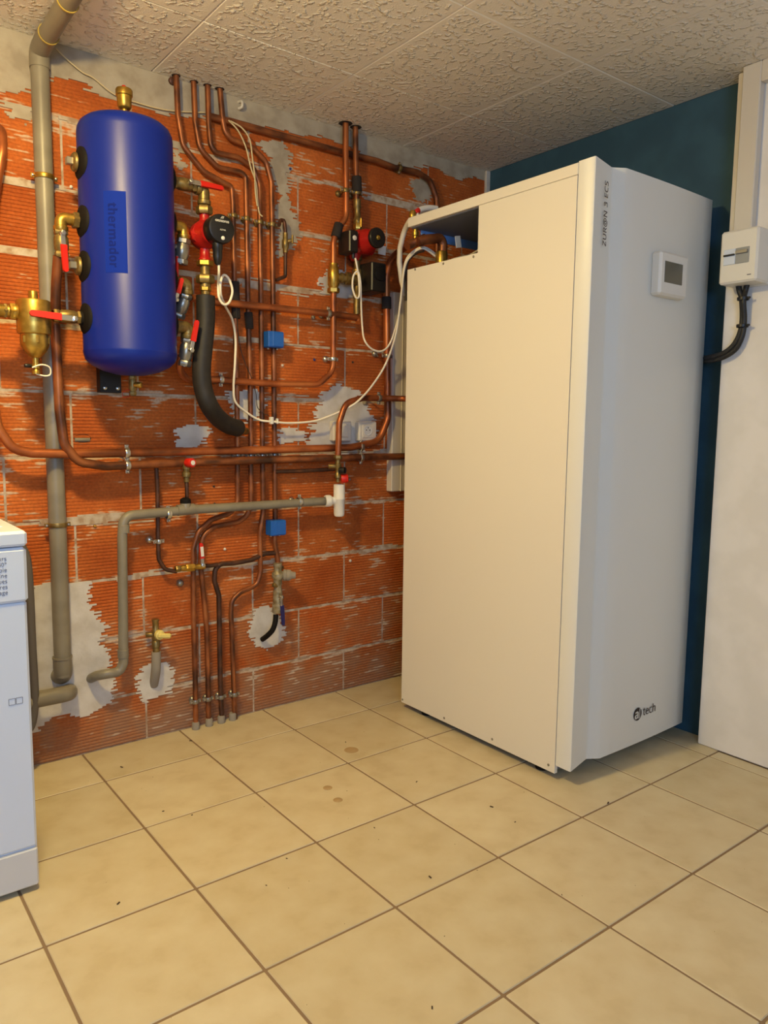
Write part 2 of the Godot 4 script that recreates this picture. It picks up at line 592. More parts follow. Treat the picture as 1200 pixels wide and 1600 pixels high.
func _ready() -> void:
	rng.seed = 7
	var cam := Camera3D.new()
	cam.name = "camera"
	cam.position = Vector3(-0.6674, 1.0752, 2.4575)
	cam.rotation = Vector3(-0.115, -0.6571, 0.0113)
	cam.fov = 68.17
	cam.near = 0.02
	cam.far = 60.0
	add_child(cam)
	cam.current = true
	var env := Environment.new()
	env.background_mode = Environment.BG_COLOR
	env.background_color = Color(0.647, 0.801, 1.0)
	env.background_energy_multiplier = SKY_ENERGY
	env.tonemap_mode = Environment.TONE_MAPPER_LINEAR
	env.tonemap_exposure = 1.0
	env.sdfgi_enabled = true
	env.ssao_enabled = true
	env.ssil_enabled = true
	var we := WorldEnvironment.new()
	we.name = "environment"
	we.environment = env
	add_child(we)
	# daylight coming in through the window in the wall behind the camera
	var day := AreaLight3D.new()
	day.name = "window_daylight"
	day.position = Vector3(-1.25, 1.5, 4.19)
	day.rotation = Vector3.ZERO
	day.area_size = Vector2(1.18, 0.88)
	day.light_color = Color(0.647, 0.801, 1.0)
	day.light_energy = 4.7
	day.area_range = 12.0
	day.shadow_enabled = true
	add_child(day)
	materials()
	lamp()
	room()
	cabinet()
	tank()
	washer()
	breaker()
	tank_fittings()
	pipes()
	right_group()
	clips()
	cables()
	grit()

# ---------------------------------------------------------------- fittings
# band round a pipe at p (pipe runs along dir), with two screwed ears and a stem back to the wall
func clip(p: Vector3, dir: Vector3, r: float, m: Material, label: String, group := "", stem := true, base_off := Vector3.ZERO) -> Node3D:
	var t := thing("pipe_clip", p, label, "pipe clip", group)
	var d := dir.normalized()
	var side := d.cross(Vector3(0, 0, 1)).normalized()
	var mb := MB.new()
	mb.lathe(p - d * 0.007, d, [Vector2(r, 0), Vector2(r + 0.002, 0), Vector2(r + 0.003, 0.002), Vector2(r + 0.003, 0.012), Vector2(r + 0.002, 0.014), Vector2(r, 0.014)], 20)
	obj("band", mb, m, t)
	for s in [-1.0, 1.0]:
		var e := MB.new()
		var c: Vector3 = p + side * s * (r + 0.006)
		e.box(frame(c, side, Vector3(0, 0, 1)), Vector3(0.012, 0.013, 0.004), 0.001)
		var ear := obj("ear", e, m, t)
		var sc := MB.new()
		sc.lathe(c + Vector3(0, 0, 0.001), Vector3(0, 0, 1), [Vector2(0.0042, 0), Vector2(0.0042, 0.004), Vector2(0.003, 0.006), Vector2(0, 0.0066)], 10)
		obj("screw", sc, M.steel, ear)
	if stem:
		var s := MB.new()
		var b := Vector3(p.x, p.y, 0) + base_off
		if base_off.length() > 0.005:
			s.tube([b + Vector3(0, 0, 0.012), Vector3(p.x, p.y, 0.012) - side * (r + 0.004) * signf(side.dot(-base_off) + 0.0001)], 0.003, 8)
		else:
			s.cyl(b + Vector3(0, 0, -0.001), Vector3(p.x, p.y, maxf(p.z - r * 0.9, 0.004)), 0.0035, 8)
		s.lathe(b, Vector3(0, 0, 1), [Vector2(0.013, 0), Vector2(0.013, 0.003), Vector2(0.010, 0.008), Vector2(0.005, 0.012), Vector2(0, 0.013)], 16)
		obj("wall_rose", s, m, t)
	return t

func nut(parent: Node, a: Vector3, b: Vector3, r: float, m: Material) -> void:
	var mb := MB.new()
	mb.hex(a, b, r)
	obj("nut", mb, m, parent)

# flat lever: steel tang from the spindle, coloured grip with a rounded tip
func lever(parent: Node, p: Vector3, dir: Vector3, face: Vector3, length: float, wid: float, grip: Material) -> MeshInstance3D:
	var f := frame(p, dir, face)
	var tang := MB.new()
	tang.box(Transform3D(f.basis, f * Vector3(length * 0.17, 0, 0)), Vector3(length * 0.36, wid * 0.8, 0.003), 0.001)
	tang.cyl(f * Vector3(0, 0, -0.012), f * Vector3(0, 0, 0.002), 0.006, 12)
	tang.hex(f * Vector3(0, 0, 0.001), f * Vector3(0, 0, 0.007), 0.0075)
	var lv := obj("lever", tang, M.steel, parent)
	var g := MB.new()
	var poly := PackedVector2Array()
	var a := length * 0.3
	poly.append(Vector2(a, -wid * 0.5)); poly.append(Vector2(length - wid * 0.5, -wid * 0.42))
	for k in 7:
		var an := -PI / 2 + PI * k / 6.0
		poly.append(Vector2(length - wid * 0.42 + cos(an) * wid * 0.42, sin(an) * wid * 0.42))
	poly.append(Vector2(length - wid * 0.5, wid * 0.42)); poly.append(Vector2(a, wid * 0.5))
	g.prism(Transform3D(f.basis, f * Vector3(0, 0, -0.003)), poly, 0.007, true)
	obj("grip", g, grip, lv)
	return lv

# ball valve along a to b
func ball_valve(called: String, a: Vector3, b: Vector3, r: float, body: Material, label: String) -> Node3D:
	var t := thing(called, a, label, "valve")
	var l := a.distance_to(b)
	var d := (b - a) / l
	var mb := MB.new()
	mb.lathe(a, d, [Vector2(0, 0), Vector2(r * 0.8, 0), Vector2(r * 0.8, l * 0.22), Vector2(r * 0.98, l * 0.3), Vector2(r * 1.02, l * 0.5), Vector2(r * 0.98, l * 0.7), Vector2(r * 0.8, l * 0.78), Vector2(r * 0.8, l), Vector2(0, l)], 24)
	obj("body", mb, body, t)
	nut(t, a, a + d * l * 0.22, r * 1.0, body)
	nut(t, b - d * l * 0.22, b, r * 1.0, body)
	return t

func elbow(parent: Node, a: Vector3, corner: Vector3, b: Vector3, r: float, m: Material) -> void:
	var mb := MB.new()
	mb.tube(bent([a, corner, b], r * 1.4), r, 18)
	var da := (corner - a).normalized()
	var db := (b - corner).normalized()
	for e in [[a, da], [b, -db]]:
		mb.lathe(e[0] - e[1] * 0.001, e[1], [Vector2(0, 0), Vector2(r * 1.12, 0), Vector2(r * 1.18, 0.002), Vector2(r * 1.18, r * 0.7), Vector2(r * 1.05, r * 0.8)], 20)
	obj("elbow", mb, m, parent)

func plug(p: Vector3, r: float, m: Material, label: String, group := "", called := "wall_plug", cat := "wall plug") -> void:
	var mb := MB.new()
	mb.lathe(Vector3(p.x, p.y, -0.003), Vector3(0, 0, 1), [Vector2(r, 0), Vector2(r, 0.005), Vector2(r * 0.8, 0.005 + r * 0.5), Vector2(r * 0.4, 0.005 + r * 0.8), Vector2(0, 0.005 + r * 0.85)], 14)
	tag(obj(called, mb, m), label, cat, group)

# ---------------------------------------------------------------- the room
func room() -> void:
	# brick wall
	var mb := MB.new()
	mb.box(at(Vector3(-0.1, 1.1, -0.1018)), Vector3(4.3, 2.5, 0.2), 0.001)
	var wb := struct("wall_back", mb, M.mortar)
	for k in 11:
		var y0 := 0.0 if k == 0 else course_top(k - 1) + 0.004
		var y1 := minf(course_top(k) - 0.004, HC)
		var n := int(floor((-2.0 - course_shift(k)) / BL))
		while course_shift(k) + n * BL < XB:
			var x0 := maxf(course_shift(k) + n * BL + 0.0035, -2.0)
			var x1 := minf(course_shift(k) + (n + 1) * BL - 0.0035, XB)
			if x1 - x0 > 0.02: brick(wb, x0, x1, y0, y1)
			n += 1
	patch(wb, [Vector3(-2, 1.985, 0), Vector3(-0.1582, 1.985, 0), Vector3(-0.09, 2.017, 0), Vector3(-0.0306, 2.032, 0), Vector3(-0.0185, 2.071, 0), Vector3(0.0318, 2.077, 0), Vector3(0.091, 2.082, 0), Vector3(0.1089, 2.054, 0), Vector3(0.1589, 2.056, 0), Vector3(0.2301, 2.055, 0), Vector3(0.3336, 2.05, 0), Vector3(0.484, 2.078, 0), Vector3(0.554, 2.099, 0), Vector3(0.6506, 2.097, 0), Vector3(0.7779, 2.106, 0), Vector3(0.8309, 2.1, 0), Vector3(0.9128, 2.124, 0), Vector3(0.9977, 2.111, 0), Vector3(1.092, 2.104, 0), Vector3(1.178, 2.08, 0), Vector3(1.241, 2.079, 0), Vector3(1.372, 2.091, 0), Vector3(1.433, 2.123, 0), Vector3(1.51, 2.119, 0), Vector3(1.601, 2.101, 0), Vector3(1.693, 2.135, 0), Vector3(1.759, 2.127, 0), Vector3(1.8, 2.173, 0), Vector3(1.775, 2.173, 0), Vector3(1.775, 2.17, 0), Vector3(-2, 2.17, 0)], 101, 0.05, 0.0022, M.dimmed_plaster)
	patch(wb, [Vector3(0.6601, 2.045, 0), Vector3(0.7517, 2.065, 0), Vector3(0.7828, 2.011, 0), Vector3(0.7905, 1.936, 0), Vector3(0.7822, 1.857, 0), Vector3(0.8304, 1.798, 0), Vector3(0.8249, 1.748, 0), Vector3(0.7497, 1.669, 0), Vector3(0.7288, 1.675, 0), Vector3(0.73, 1.891, 0), Vector3(0.7125, 1.97, 0)], 102, 0.03, 0.0022, M.dimmed_plaster)
	patch(wb, [Vector3(0.3288, 1.04, 0), Vector3(0.3882, 1.067, 0), Vector3(0.4676, 1.058, 0), Vector3(0.4768, 1.032, 0), Vector3(0.4384, 1.01, 0), Vector3(0.424, 0.9924, 0), Vector3(0.3412, 0.991, 0)], 103, 0.03)
	patch(wb, [Vector3(0.8801, 0.9835, 0), Vector3(0.8687, 1.061, 0), Vector3(0.8973, 1.11, 0), Vector3(0.9145, 1.165, 0), Vector3(0.958, 1.213, 0), Vector3(1.033, 1.216, 0), Vector3(1.1, 1.198, 0), Vector3(1.151, 1.134, 0), Vector3(1.191, 1.073, 0), Vector3(1.198, 1.027, 0), Vector3(1.143, 0.9912, 0), Vector3(1.134, 0.9657, 0), Vector3(0.9738, 0.9677, 0)], 104, 0.035)
	patch(wb, [Vector3(0.741, 1.004, 0), Vector3(0.7251, 1.041, 0), Vector3(0.7793, 1.056, 0), Vector3(0.8573, 1.042, 0), Vector3(0.8773, 1.008, 0)], 105, 0.04)
	patch(wb, [Vector3(0.9137, 1.613, 0), Vector3(0.9536, 1.656, 0), Vector3(0.9942, 1.661, 0), Vector3(1.066, 1.608, 0), Vector3(1.091, 1.562, 0), Vector3(1.018, 1.555, 0), Vector3(0.9309, 1.559, 0)], 106, 0.03)
	patch(wb, [Vector3(-0.1478, 0.5696, 0), Vector3(-0.0667, 0.5677, 0), Vector3(0.0337, 0.5638, 0), Vector3(0.0416, 0.5001, 0), Vector3(0.0741, 0.4427, 0), Vector3(0.0799, 0.3671, 0), Vector3(0.102, 0.2769, 0), Vector3(0.1131, 0.2267, 0), Vector3(0.107, 0.1622, 0), Vector3(0.048, 0.1317, 0), Vector3(0.0071, 0.1196, 0), Vector3(-0.028, 0.1406, 0), Vector3(-0.0938, 0.1433, 0), Vector3(-0.129, 0.1099, 0), Vector3(-0.1846, 0.1072, 0)], 107, 0.03)
	patch(wb, [Vector3(0.1891, 0.189, 0), Vector3(0.2171, 0.255, 0), Vector3(0.2933, 0.2496, 0), Vector3(0.3059, 0.1923, 0), Vector3(0.2909, 0.1404, 0), Vector3(0.2319, 0.1349, 0), Vector3(0.2009, 0.1372, 0)], 108, 0.03)
	patch(wb, [Vector3(0.6027, 0.3155, 0), Vector3(0.6191, 0.3783, 0), Vector3(0.6511, 0.4028, 0), Vector3(0.6886, 0.3927, 0), Vector3(0.7321, 0.3421, 0), Vector3(0.7597, 0.2904, 0), Vector3(0.7427, 0.2506, 0), Vector3(0.6875, 0.2303, 0), Vector3(0.639, 0.2437, 0)], 109, 0.025)
	patch(wb, [Vector3(0.5219, 1.148, 0), Vector3(0.542, 1.184, 0), Vector3(0.6629, 1.188, 0), Vector3(0.6728, 1.124, 0), Vector3(0.6517, 1.083, 0), Vector3(0.5704, 1.086, 0)], 110, 0.03)
	patch(wb, [Vector3(-0.159, 1.968, -0), Vector3(-0.0815, 1.973, 0), Vector3(-0.0836, 1.92, 0), Vector3(-0.1106, 1.928, 0), Vector3(-0.1606, 1.929, 0)], 115, 0.05, 0.0016, M.dimmed_plaster)
	patch(wb, [Vector3(0.3447, 1.974, 0), Vector3(0.3926, 1.979, 0), Vector3(0.3867, 1.903, 0), Vector3(0.3603, 1.898, 0)], 117, 0.03, 0.0016, M.dimmed_plaster)
	patch(wb, [Vector3(1.34, 2.03, 0), Vector3(1.413, 2.094, 0), Vector3(1.463, 2.029, 0), Vector3(1.422, 1.976, 0), Vector3(1.374, 1.982, 0)], 120, 0.03, 0.0016, M.dimmed_plaster)
	# mortar left standing along some joints: x from, x to, joint height, thickness
	var seed_ := 130
	for q in [[-0.6, 0.0, 1.563, 0.016], [-0.5, 0.0, 1.763, 0.007], [0.0, 0.2, 1.962, 0.011], [1.1, 1.62, 1.945, 0.014], [-0.12, 0.28, 0.764, 0.016], [0.78, 0.98, 1.763, 0.010], [0.58, 0.9, 1.563, 0.02], [0.2, 0.55, 1.563, 0.006], [0.55, 0.9, 1.363, 0.005], [0.4, 0.62, 0.564, 0.007], [1.2, 1.6, 0.964, 0.007], [1.0, 1.3, 0.564, 0.01], [0.1, 0.3, 0.564, 0.007], [0.0, 0.6, 1.163, 0.005], [0.7, 1.0, 1.163, 0.007]]:
		patch(wb, [Vector3(q[0], q[2] - q[3] * 0.6, 0), Vector3(q[1], q[2] - q[3] * 0.5, 0), Vector3(q[1], q[2] + q[3] * 0.5, 0), Vector3((q[0] + q[1]) * 0.5, q[2] + q[3] * 0.4, 0), Vector3(q[0], q[2] + q[3] * 0.5, 0)], seed_, 0.06, 0.0012, M.mortar)
		seed_ += 1
	var hole := MB.new()
	var hp: Vector3 = Vector3(0.0351, 1.022, 0)
	hole.lathe(hp + Vector3(0, 0, 0.0012), Vector3(0, 0, -1), [Vector2(0.026, 0), Vector2(0.022, 0.004), Vector2(0, 0.0041)], 20)
	for i in hole.v.size(): hole.v[i].y = hp.y + (hole.v[i].y - hp.y) * 0.5
	obj("wall_slot", hole, M.hole_dark, wb)
	hole = MB.new()
	hole.tube([hp + Vector3(-0.024, -0.0045, -0.003), hp + Vector3(0.022, -0.0045, -0.003)], 0.0065, 12)
	obj("slot_pipe", hole, M.grey_pvc, wb)
	# blue wall and the white partition in front of it
	mb = MB.new()
	mb.box(at(Vector3(XB + 0.1, 1.1, 0.45)), Vector3(0.2, 2.5, 1.5), 0.001)
	struct("wall_right", mb, M.blue_wall)
	mb = MB.new()
	mb.box(at(Vector3(1.711 + 0.135, 1.085, 1.149 + 1.625)), Vector3(0.27, 2.168, 3.25), 0.003)
	struct("wall_side", mb, M.white_wall)
	mb = MB.new()
	mb.box(at(Vector3(1.711 - 0.002, 1.035, 1.40 + 0.045)), Vector3(0.012, 2.068, 0.09), 0.002)
	struct("trim_1", mb, M.white_wall)
	mb = MB.new()
	mb.box(at(Vector3(XB - 0.012, HC * 0.5, 0.006)), Vector3(0.024, HC, 0.014), 0.002)
	struct("trim_2", mb, M.plaster)
	# left wall, and the wall behind the camera with its window
	mb = MB.new()
	mb.box(at(Vector3(-2.1, 1.1, 2.05)), Vector3(0.2, 2.5, 4.7), 0.001)
	struct("wall_left", mb, M.room_white)
	mb = MB.new()
	mb.box(at(Vector3(-2.075, 1.1, 4.3)), Vector3(0.35, 2.5, 0.2), 0.001)
	mb.box(at(Vector3(0.725, 1.1, 4.3)), Vector3(2.65, 2.5, 0.2), 0.001)
	mb.box(at(Vector3(-1.25, 0.425, 4.3)), Vector3(1.3, 1.15, 0.2), 0.001)
	mb.box(at(Vector3(-1.25, 2.175, 4.3)), Vector3(1.3, 0.35, 0.2), 0.001)
	struct("wall_front", mb, M.room_white)
	mb = MB.new()
	for s in [-1.0, 1.0]:
		mb.box(at(Vector3(-1.25 + s * 0.625, 1.5, 4.3)), Vector3(0.05, 1.0, 0.07), 0.003)
		mb.box(at(Vector3(-1.25, 1.5 + s * 0.475, 4.3)), Vector3(1.2, 0.05, 0.07), 0.003)
	mb.box(at(Vector3(-1.25, 1.5, 4.3)), Vector3(0.05, 0.9, 0.06), 0.003)
	var win := struct("window_1", mb, M.white_plastic)
	for s in [-1.0, 1.0]:
		mb = MB.new()
		mb.box(at(Vector3(-1.25 + s * 0.312, 1.5, 4.3)), Vector3(0.575, 0.9, 0.004), 0.0005)
		obj("pane", mb, M.window_glass, win)
	# floor of cut tiles on a grout bed
	mb = MB.new()
	mb.box(at(Vector3(-0.1, -0.102, 2.05)), Vector3(4.3, 0.2, 4.7), 0.001)
	var fl := struct("floor", mb, M.grout)
	var shared := {}
	for i in range(-7, 6):
		for j in range(-1, 12):
			var x0 := maxf(i * T, -2.0) + 0.0031
			var x1 := minf((i + 1) * T, XB if j < 3 else 1.712) - 0.0031
			var z0 := maxf((0.7079 + j) * T, 0.0) + 0.0031
			var z1 := minf((1.7079 + j) * T, 4.2) - 0.0031
			if x1 - x0 < 0.02 or z1 - z0 < 0.02: continue
			var key := "%.3f %.3f" % [x1 - x0, z1 - z0]
			if not shared.has(key):
				var b := MB.new()
				b.box(at(Vector3(0, -0.006, 0)), Vector3(x1 - x0, 0.012, z1 - z0), 0.0016)
				shared[key] = b.mesh()
			var t := MeshInstance3D.new()
			t.name = "tile"
			t.mesh = shared[key]
			t.material_override = M["floor_tile_%d" % rng.randi_range(0, 3)]
			t.position = Vector3((x0 + x1) * 0.5, rng.randf_range(-0.0004, 0.0004), (z0 + z1) * 0.5) - origin_of(fl)
			fl.add_child(t, true)
	for s in [Vector3(0.7234, 0, 0.4918), Vector3(0.5154, 0, 0.6653), Vector3(0.4987, 0, 0.7441)]:
		var st := MB.new()
		var r: float = 0.024 if s.z < 0.55 else 0.014
		st.lathe(s, Vector3.UP, [Vector2(r * 1.0, 0.0001), Vector2(r * 0.9, 0.0009), Vector2(0, 0.0009)], 20)
		obj("water_stain", st, M.tile_stain, fl)
	# ceiling of glued polystyrene tiles
	mb = MB.new()
	mb.box(at(Vector3(-0.1, HC + 0.112, 2.05)), Vector3(4.3, 0.2, 4.7), 0.001)
	var cl := struct("ceiling", mb, M.room_white)
	for s in [[Vector3(0.9915, 2.208, 0.05), 0.026], [Vector3(1.041, 2.217, 0.045), 0.022], [Vector3(0.3534, 2.178, 0.026), 0.014], [Vector3(0.4164, 2.184, 0.02), 0.014], [Vector3(0.4611, 2.183, 0.024), 0.014], [Vector3(0.5041, 2.18, 0.024), 0.016]]:
		mb = MB.new()
		var hp2: Vector3 = s[0]
		mb.lathe(Vector3(hp2.x, HC - 0.001, hp2.z), Vector3.UP, [Vector2(0, 0), Vector2(s[1], 0), Vector2(s[1], 0.002)], 9)
		obj("pipe_hole", mb, M.hole_dark, cl)
	shared.clear()
	for i in range(-6, 2):
		for j in range(-2, 7):
			var x0 := maxf(0.789 + i * 0.506, -2.0) + 0.0006
			var x1 := minf(0.789 + (i + 1) * 0.506, XB) - 0.0006
			var z0 := maxf(0.8905 + j * 0.503, 0.0) + 0.0006
			var z1 := minf(0.8905 + (j + 1) * 0.503, 4.2) - 0.0006
			if x1 - x0 < 0.02 or z1 - z0 < 0.02: continue
			var key := "%.3f %.3f" % [x1 - x0, z1 - z0]
			if not shared.has(key):
				var b := MB.new()
				b.box(at(Vector3(0, 0.006, 0)), Vector3(x1 - x0, 0.012, z1 - z0), 0.003)
				for q in b.v.size(): b.uv[q] = Vector2(b.v[q].x / 0.506 + 0.5, b.v[q].z / 0.503 + 0.5)
				shared[key] = b.mesh()
			var t := MeshInstance3D.new()
			t.name = "ceiling_tile"
			t.mesh = shared[key]
			t.material_override = M.ceiling_tile
			t.position = Vector3((x0 + x1) * 0.5, HC + rng.randf_range(-0.0005, 0.001), (z0 + z1) * 0.5) - origin_of(cl)
			cl.add_child(t, true)

func lamp() -> void:
	var p := LAMP
	var t := thing("ceiling_lamp", Vector3(p.x, HC, p.z), "round warm glass ceiling lamp on a white holder", "lamp")
	var mb := MB.new()
	mb.lathe(Vector3(p.x, HC, p.z), Vector3.DOWN, [Vector2(0, 0), Vector2(0.04, 0), Vector2(0.036, 0.014), Vector2(0.03, 0.03), Vector2(0.03, 0.078), Vector2(0, 0.08)], 20)
	obj("lamp_holder", mb, M.white_plastic, t)
	mb = MB.new()
	mb.lathe(Vector3(p.x, p.y + 0.03, p.z), Vector3.DOWN, [Vector2(0.0, 0), Vector2(0.07, 0), Vector2(0.078, 0.012), Vector2(0.078, 0.03), Vector2(0.07, 0.05), Vector2(0.045, 0.06), Vector2(0, 0.062)], 28)
	obj("glass_shade", mb, M.bulb_glow, t)
	var l := OmniLight3D.new()
	l.name = "lamp_light"
	l.position = p
	l.light_color = LAMP_COLOR
	l.light_energy = LAMP_ENERGY
	l.light_size = 0.035
	l.omni_range = 12.0
	l.omni_attenuation = 2.0
	l.shadow_enabled = true
	add_child(l)
	# extra light added under the closed shade to throw more light down
	var d := AreaLight3D.new()
	d.name = "lamp_added_downlight"
	d.position = p - Vector3(0, 0.034, 0)
	d.rotation = Vector3(-PI / 2, 0, 0)
	d.area_size = Vector2(0.11, 0.11)
	d.light_color = LAMP_COLOR
	d.light_energy = LAMP_DOWN
	d.area_range = 12.0
	d.shadow_enabled = true
	add_child(d)

# ---------------------------------------------------------------- heat pump cabinet
func cabinet() -> void:
	var x0 := 1.095
	var x1 := 1.725
	var t := thing("heat_pump_cabinet", Vector3(1.41, 0, 0.69), "tall cream white heat pump cabinet on black feet with open hatch near its top", "cabinet")
	var zy := Basis(Vector3(0, 0, 1), Vector3(0, 1, 0), Vector3(-1, 0, 0))
	var side := PackedVector2Array([Vector2(0.295, 0.024), Vector2(1.038, 0.024), Vector2(1.038, 1.7715), Vector2(0.65, 1.7715), Vector2(0.65, 1.626), Vector2(0.295, 1.626)])
	var mb := MB.new()
	mb.prism(Transform3D(zy, Vector3(x0 + 0.012, 0, 0)), side, 0.012)
	var sp := obj("side_panel", mb, M.cabinet_paint, t)
	for s in [Vector3(1.095, 1.621, 0.3385), Vector3(1.095, 1.618, 0.4868), Vector3(1.095, 1.617, 0.6314), Vector3(1.095, 0.035, 0.302), Vector3(1.095, 0.038, 0.5378), Vector3(1.095, 0.0419, 0.7747), Vector3(1.095, 0.0433, 1.014)]:
		var sc := MB.new()
		sc.lathe(s, Vector3(-1, 0, 0), [Vector2(0.0042, -0.001), Vector2(0.0042, 0.001), Vector2(0.003, 0.002), Vector2(0, 0.0022)], 10)
		obj("screw", sc, M.dull_nickel, sp)
	mb = MB.new()
	mb.prism(Transform3D(zy, Vector3(x1, 0, 0)), side, 0.012)
	obj("side_panel", mb, M.cabinet_paint, t)
	mb = MB.new()
	mb.box(at(Vector3((x0 + x1) * 0.5, 1.789, 0.666)), Vector3(x1 - x0, 0.032, 0.746), 0.0012)
	obj("top_panel", mb, M.cabinet_paint, t)
	mb = MB.new()
	mb.box(at(Vector3((x0 + x1) * 0.5, 0.83, 0.304)), Vector3(x1 - x0 - 0.026, 1.59, 0.012), 0.001)
	obj("back_panel", mb, M.ivory_plastic, t)
	mb = MB.new()
	mb.box(at(Vector3((x0 + x1) * 0.5, 1.6, 0.48)), Vector3(x1 - x0 - 0.026, 0.012, 0.34), 0.001)
	obj("hatch_shelf", mb, M.cabinet_inside, t)
	mb = MB.new()
	mb.box(at(Vector3((x0 + x1) * 0.5, 1.7715, 0.475)), Vector3(x1 - x0 - 0.026, 0.003, 0.355), 0.0005)
	obj("hatch_dark_sheet", mb, M.cabinet_inside, t)  # sheet added to darken the underside of the top panel
	mb = MB.new()
	mb.box(at(Vector3((x0 + x1) * 0.5 + 0.02, 1.756, 0.3)), Vector3(x1 - x0 - 0.07, 0.03, 0.006), 0.001)
	obj("hatch_flange", mb, M.hatch_blue, t)
	mb = MB.new()
	mb.box(at(Vector3((x0 + x1) * 0.5, 1.69, 0.662)), Vector3(x1 - x0 - 0.026, 0.16, 0.012), 0.001)
	obj("hatch_wall", mb, M.cabinet_inside, t)
	mb = MB.new()
	mb.box(at(Vector3((x0 + x1) * 0.5, 0.034, 0.67)), Vector3(x1 - x0 - 0.03, 0.012, 0.72), 0.001)
	obj("base_panel", mb, M.cabinet_inside, t)
	# front door: a hollow strip at its left, then a band stepping out to the bowed main face
	var prof := PackedVector2Array([Vector2(x0, 1.041), Vector2(x0, 1.093), Vector2(x0 + 0.003, 1.096), Vector2(x0 + 0.012, 1.094), Vector2(1.203, 1.069), Vector2(1.208, 1.0688), Vector2(1.213, 1.071), Vector2(1.239, 1.0875), Vector2(1.246, 1.0905)])
	for i in 9:
		var u := (i + 1) / 9.0
		prof.append(Vector2(lerpf(1.246, x1 - 0.004, u), 1.0905 + 0.004 * sin(u * PI) - 0.008 * u))
	prof.append(Vector2(x1, 1.078)); prof.append(Vector2(x1, 1.041))
	mb = MB.new()
	mb.prism(Transform3D(Basis(Vector3(1, 0, 0), Vector3(0, 0, 1), Vector3(0, -1, 0)), Vector3(0, 1.8075, 0)), prof, 1.756, true)
	var fp := obj("front_panel", mb, M.front_paint, t)
	var ty := Vector3(-0.98, 0, 0.19)
	var tb := Basis(Vector3(0, 1, 0), ty, Vector3(0, 1, 0).cross(ty))
	var tp: Vector3 = Vector3(1.162, 1.669, 1.087)
	text("lettering", "ZUR@N 3 ECS", 0.0288, M.print_dark, Transform3D(tb, tp), fp)
	# round emblem with the letters a and l cut out in white, then the word tech
	var lp: Vector3 = Vector3(1.434, 0.1514, 1.094)
	lp.z = 1.0925
	mb = MB.new()
	mb.lathe(lp, Vector3(0, 0, 1), [Vector2(0.0215, 0), Vector2(0.0215, 0.0008), Vector2(0.021, 0.001), Vector2(0, 0.001)], 32)
	var em := obj("emblem", mb, M.print_black, fp)
	text("emblem_letter", "a", 0.044, M.print_light, at(lp + Vector3(-0.005, 0.0005, 0.0012)), fp, true)
	mb = MB.new()
	mb.box(at(lp + Vector3(0.0105, 0.001, 0.0011)), Vector3(0.003, 0.034, 0.0006), 0.0001)
	obj("emblem_bar", mb, M.print_light, fp)
	text("lettering", "tech", 0.038, M.print_dark, at(lp + Vector3(0.066, 0.001, 0.0006)), fp)
	# control display
	var a: Vector3 = Vector3(1.39, 1.593, 1.122)
	var b: Vector3 = Vector3(1.533, 1.476, 1.122)
	mb = MB.new()
	var c := Vector3((a.x + b.x) * 0.5, (a.y + b.y) * 0.5, 1.105)
	mb.box(at(c), Vector3(b.x - a.x + 0.004, 0.128, 0.036), 0.007)
	var df := obj("display_frame", mb, M.white_plastic, t)
	mb = MB.new()
	var sa: Vector3 = Vector3(1.409, 1.566, 1.124)
	var sb: Vector3 = Vector3(1.504, 1.512, 1.124)
	mb.box(at(Vector3((sa.x + sb.x) * 0.5, (sa.y + sb.y) * 0.5, 1.1225)), Vector3(sb.x - sa.x, 0.062, 0.003), 0.0008)
	obj("display_screen", mb, M.display_glass, df)
	for f in [Vector3(1.135, 0, 0.40), Vector3(1.135, 0, 0.955), Vector3(1.68, 0, 0.40), Vector3(1.68, 0, 0.955)]:
		mb = MB.new()
		mb.lathe(f, Vector3.UP, [Vector2(0, 0), Vector2(0.02, 0), Vector2(0.021, 0.004), Vector2(0.02, 0.01), Vector2(0.008, 0.013), Vector2(0.008, 0.032), Vector2(0, 0.032)], 18)
		obj("foot", mb, M.black_rubber, t)

# ---------------------------------------------------------------- blue buffer tank
const TK := Vector3(0.135, 0, 0.17)

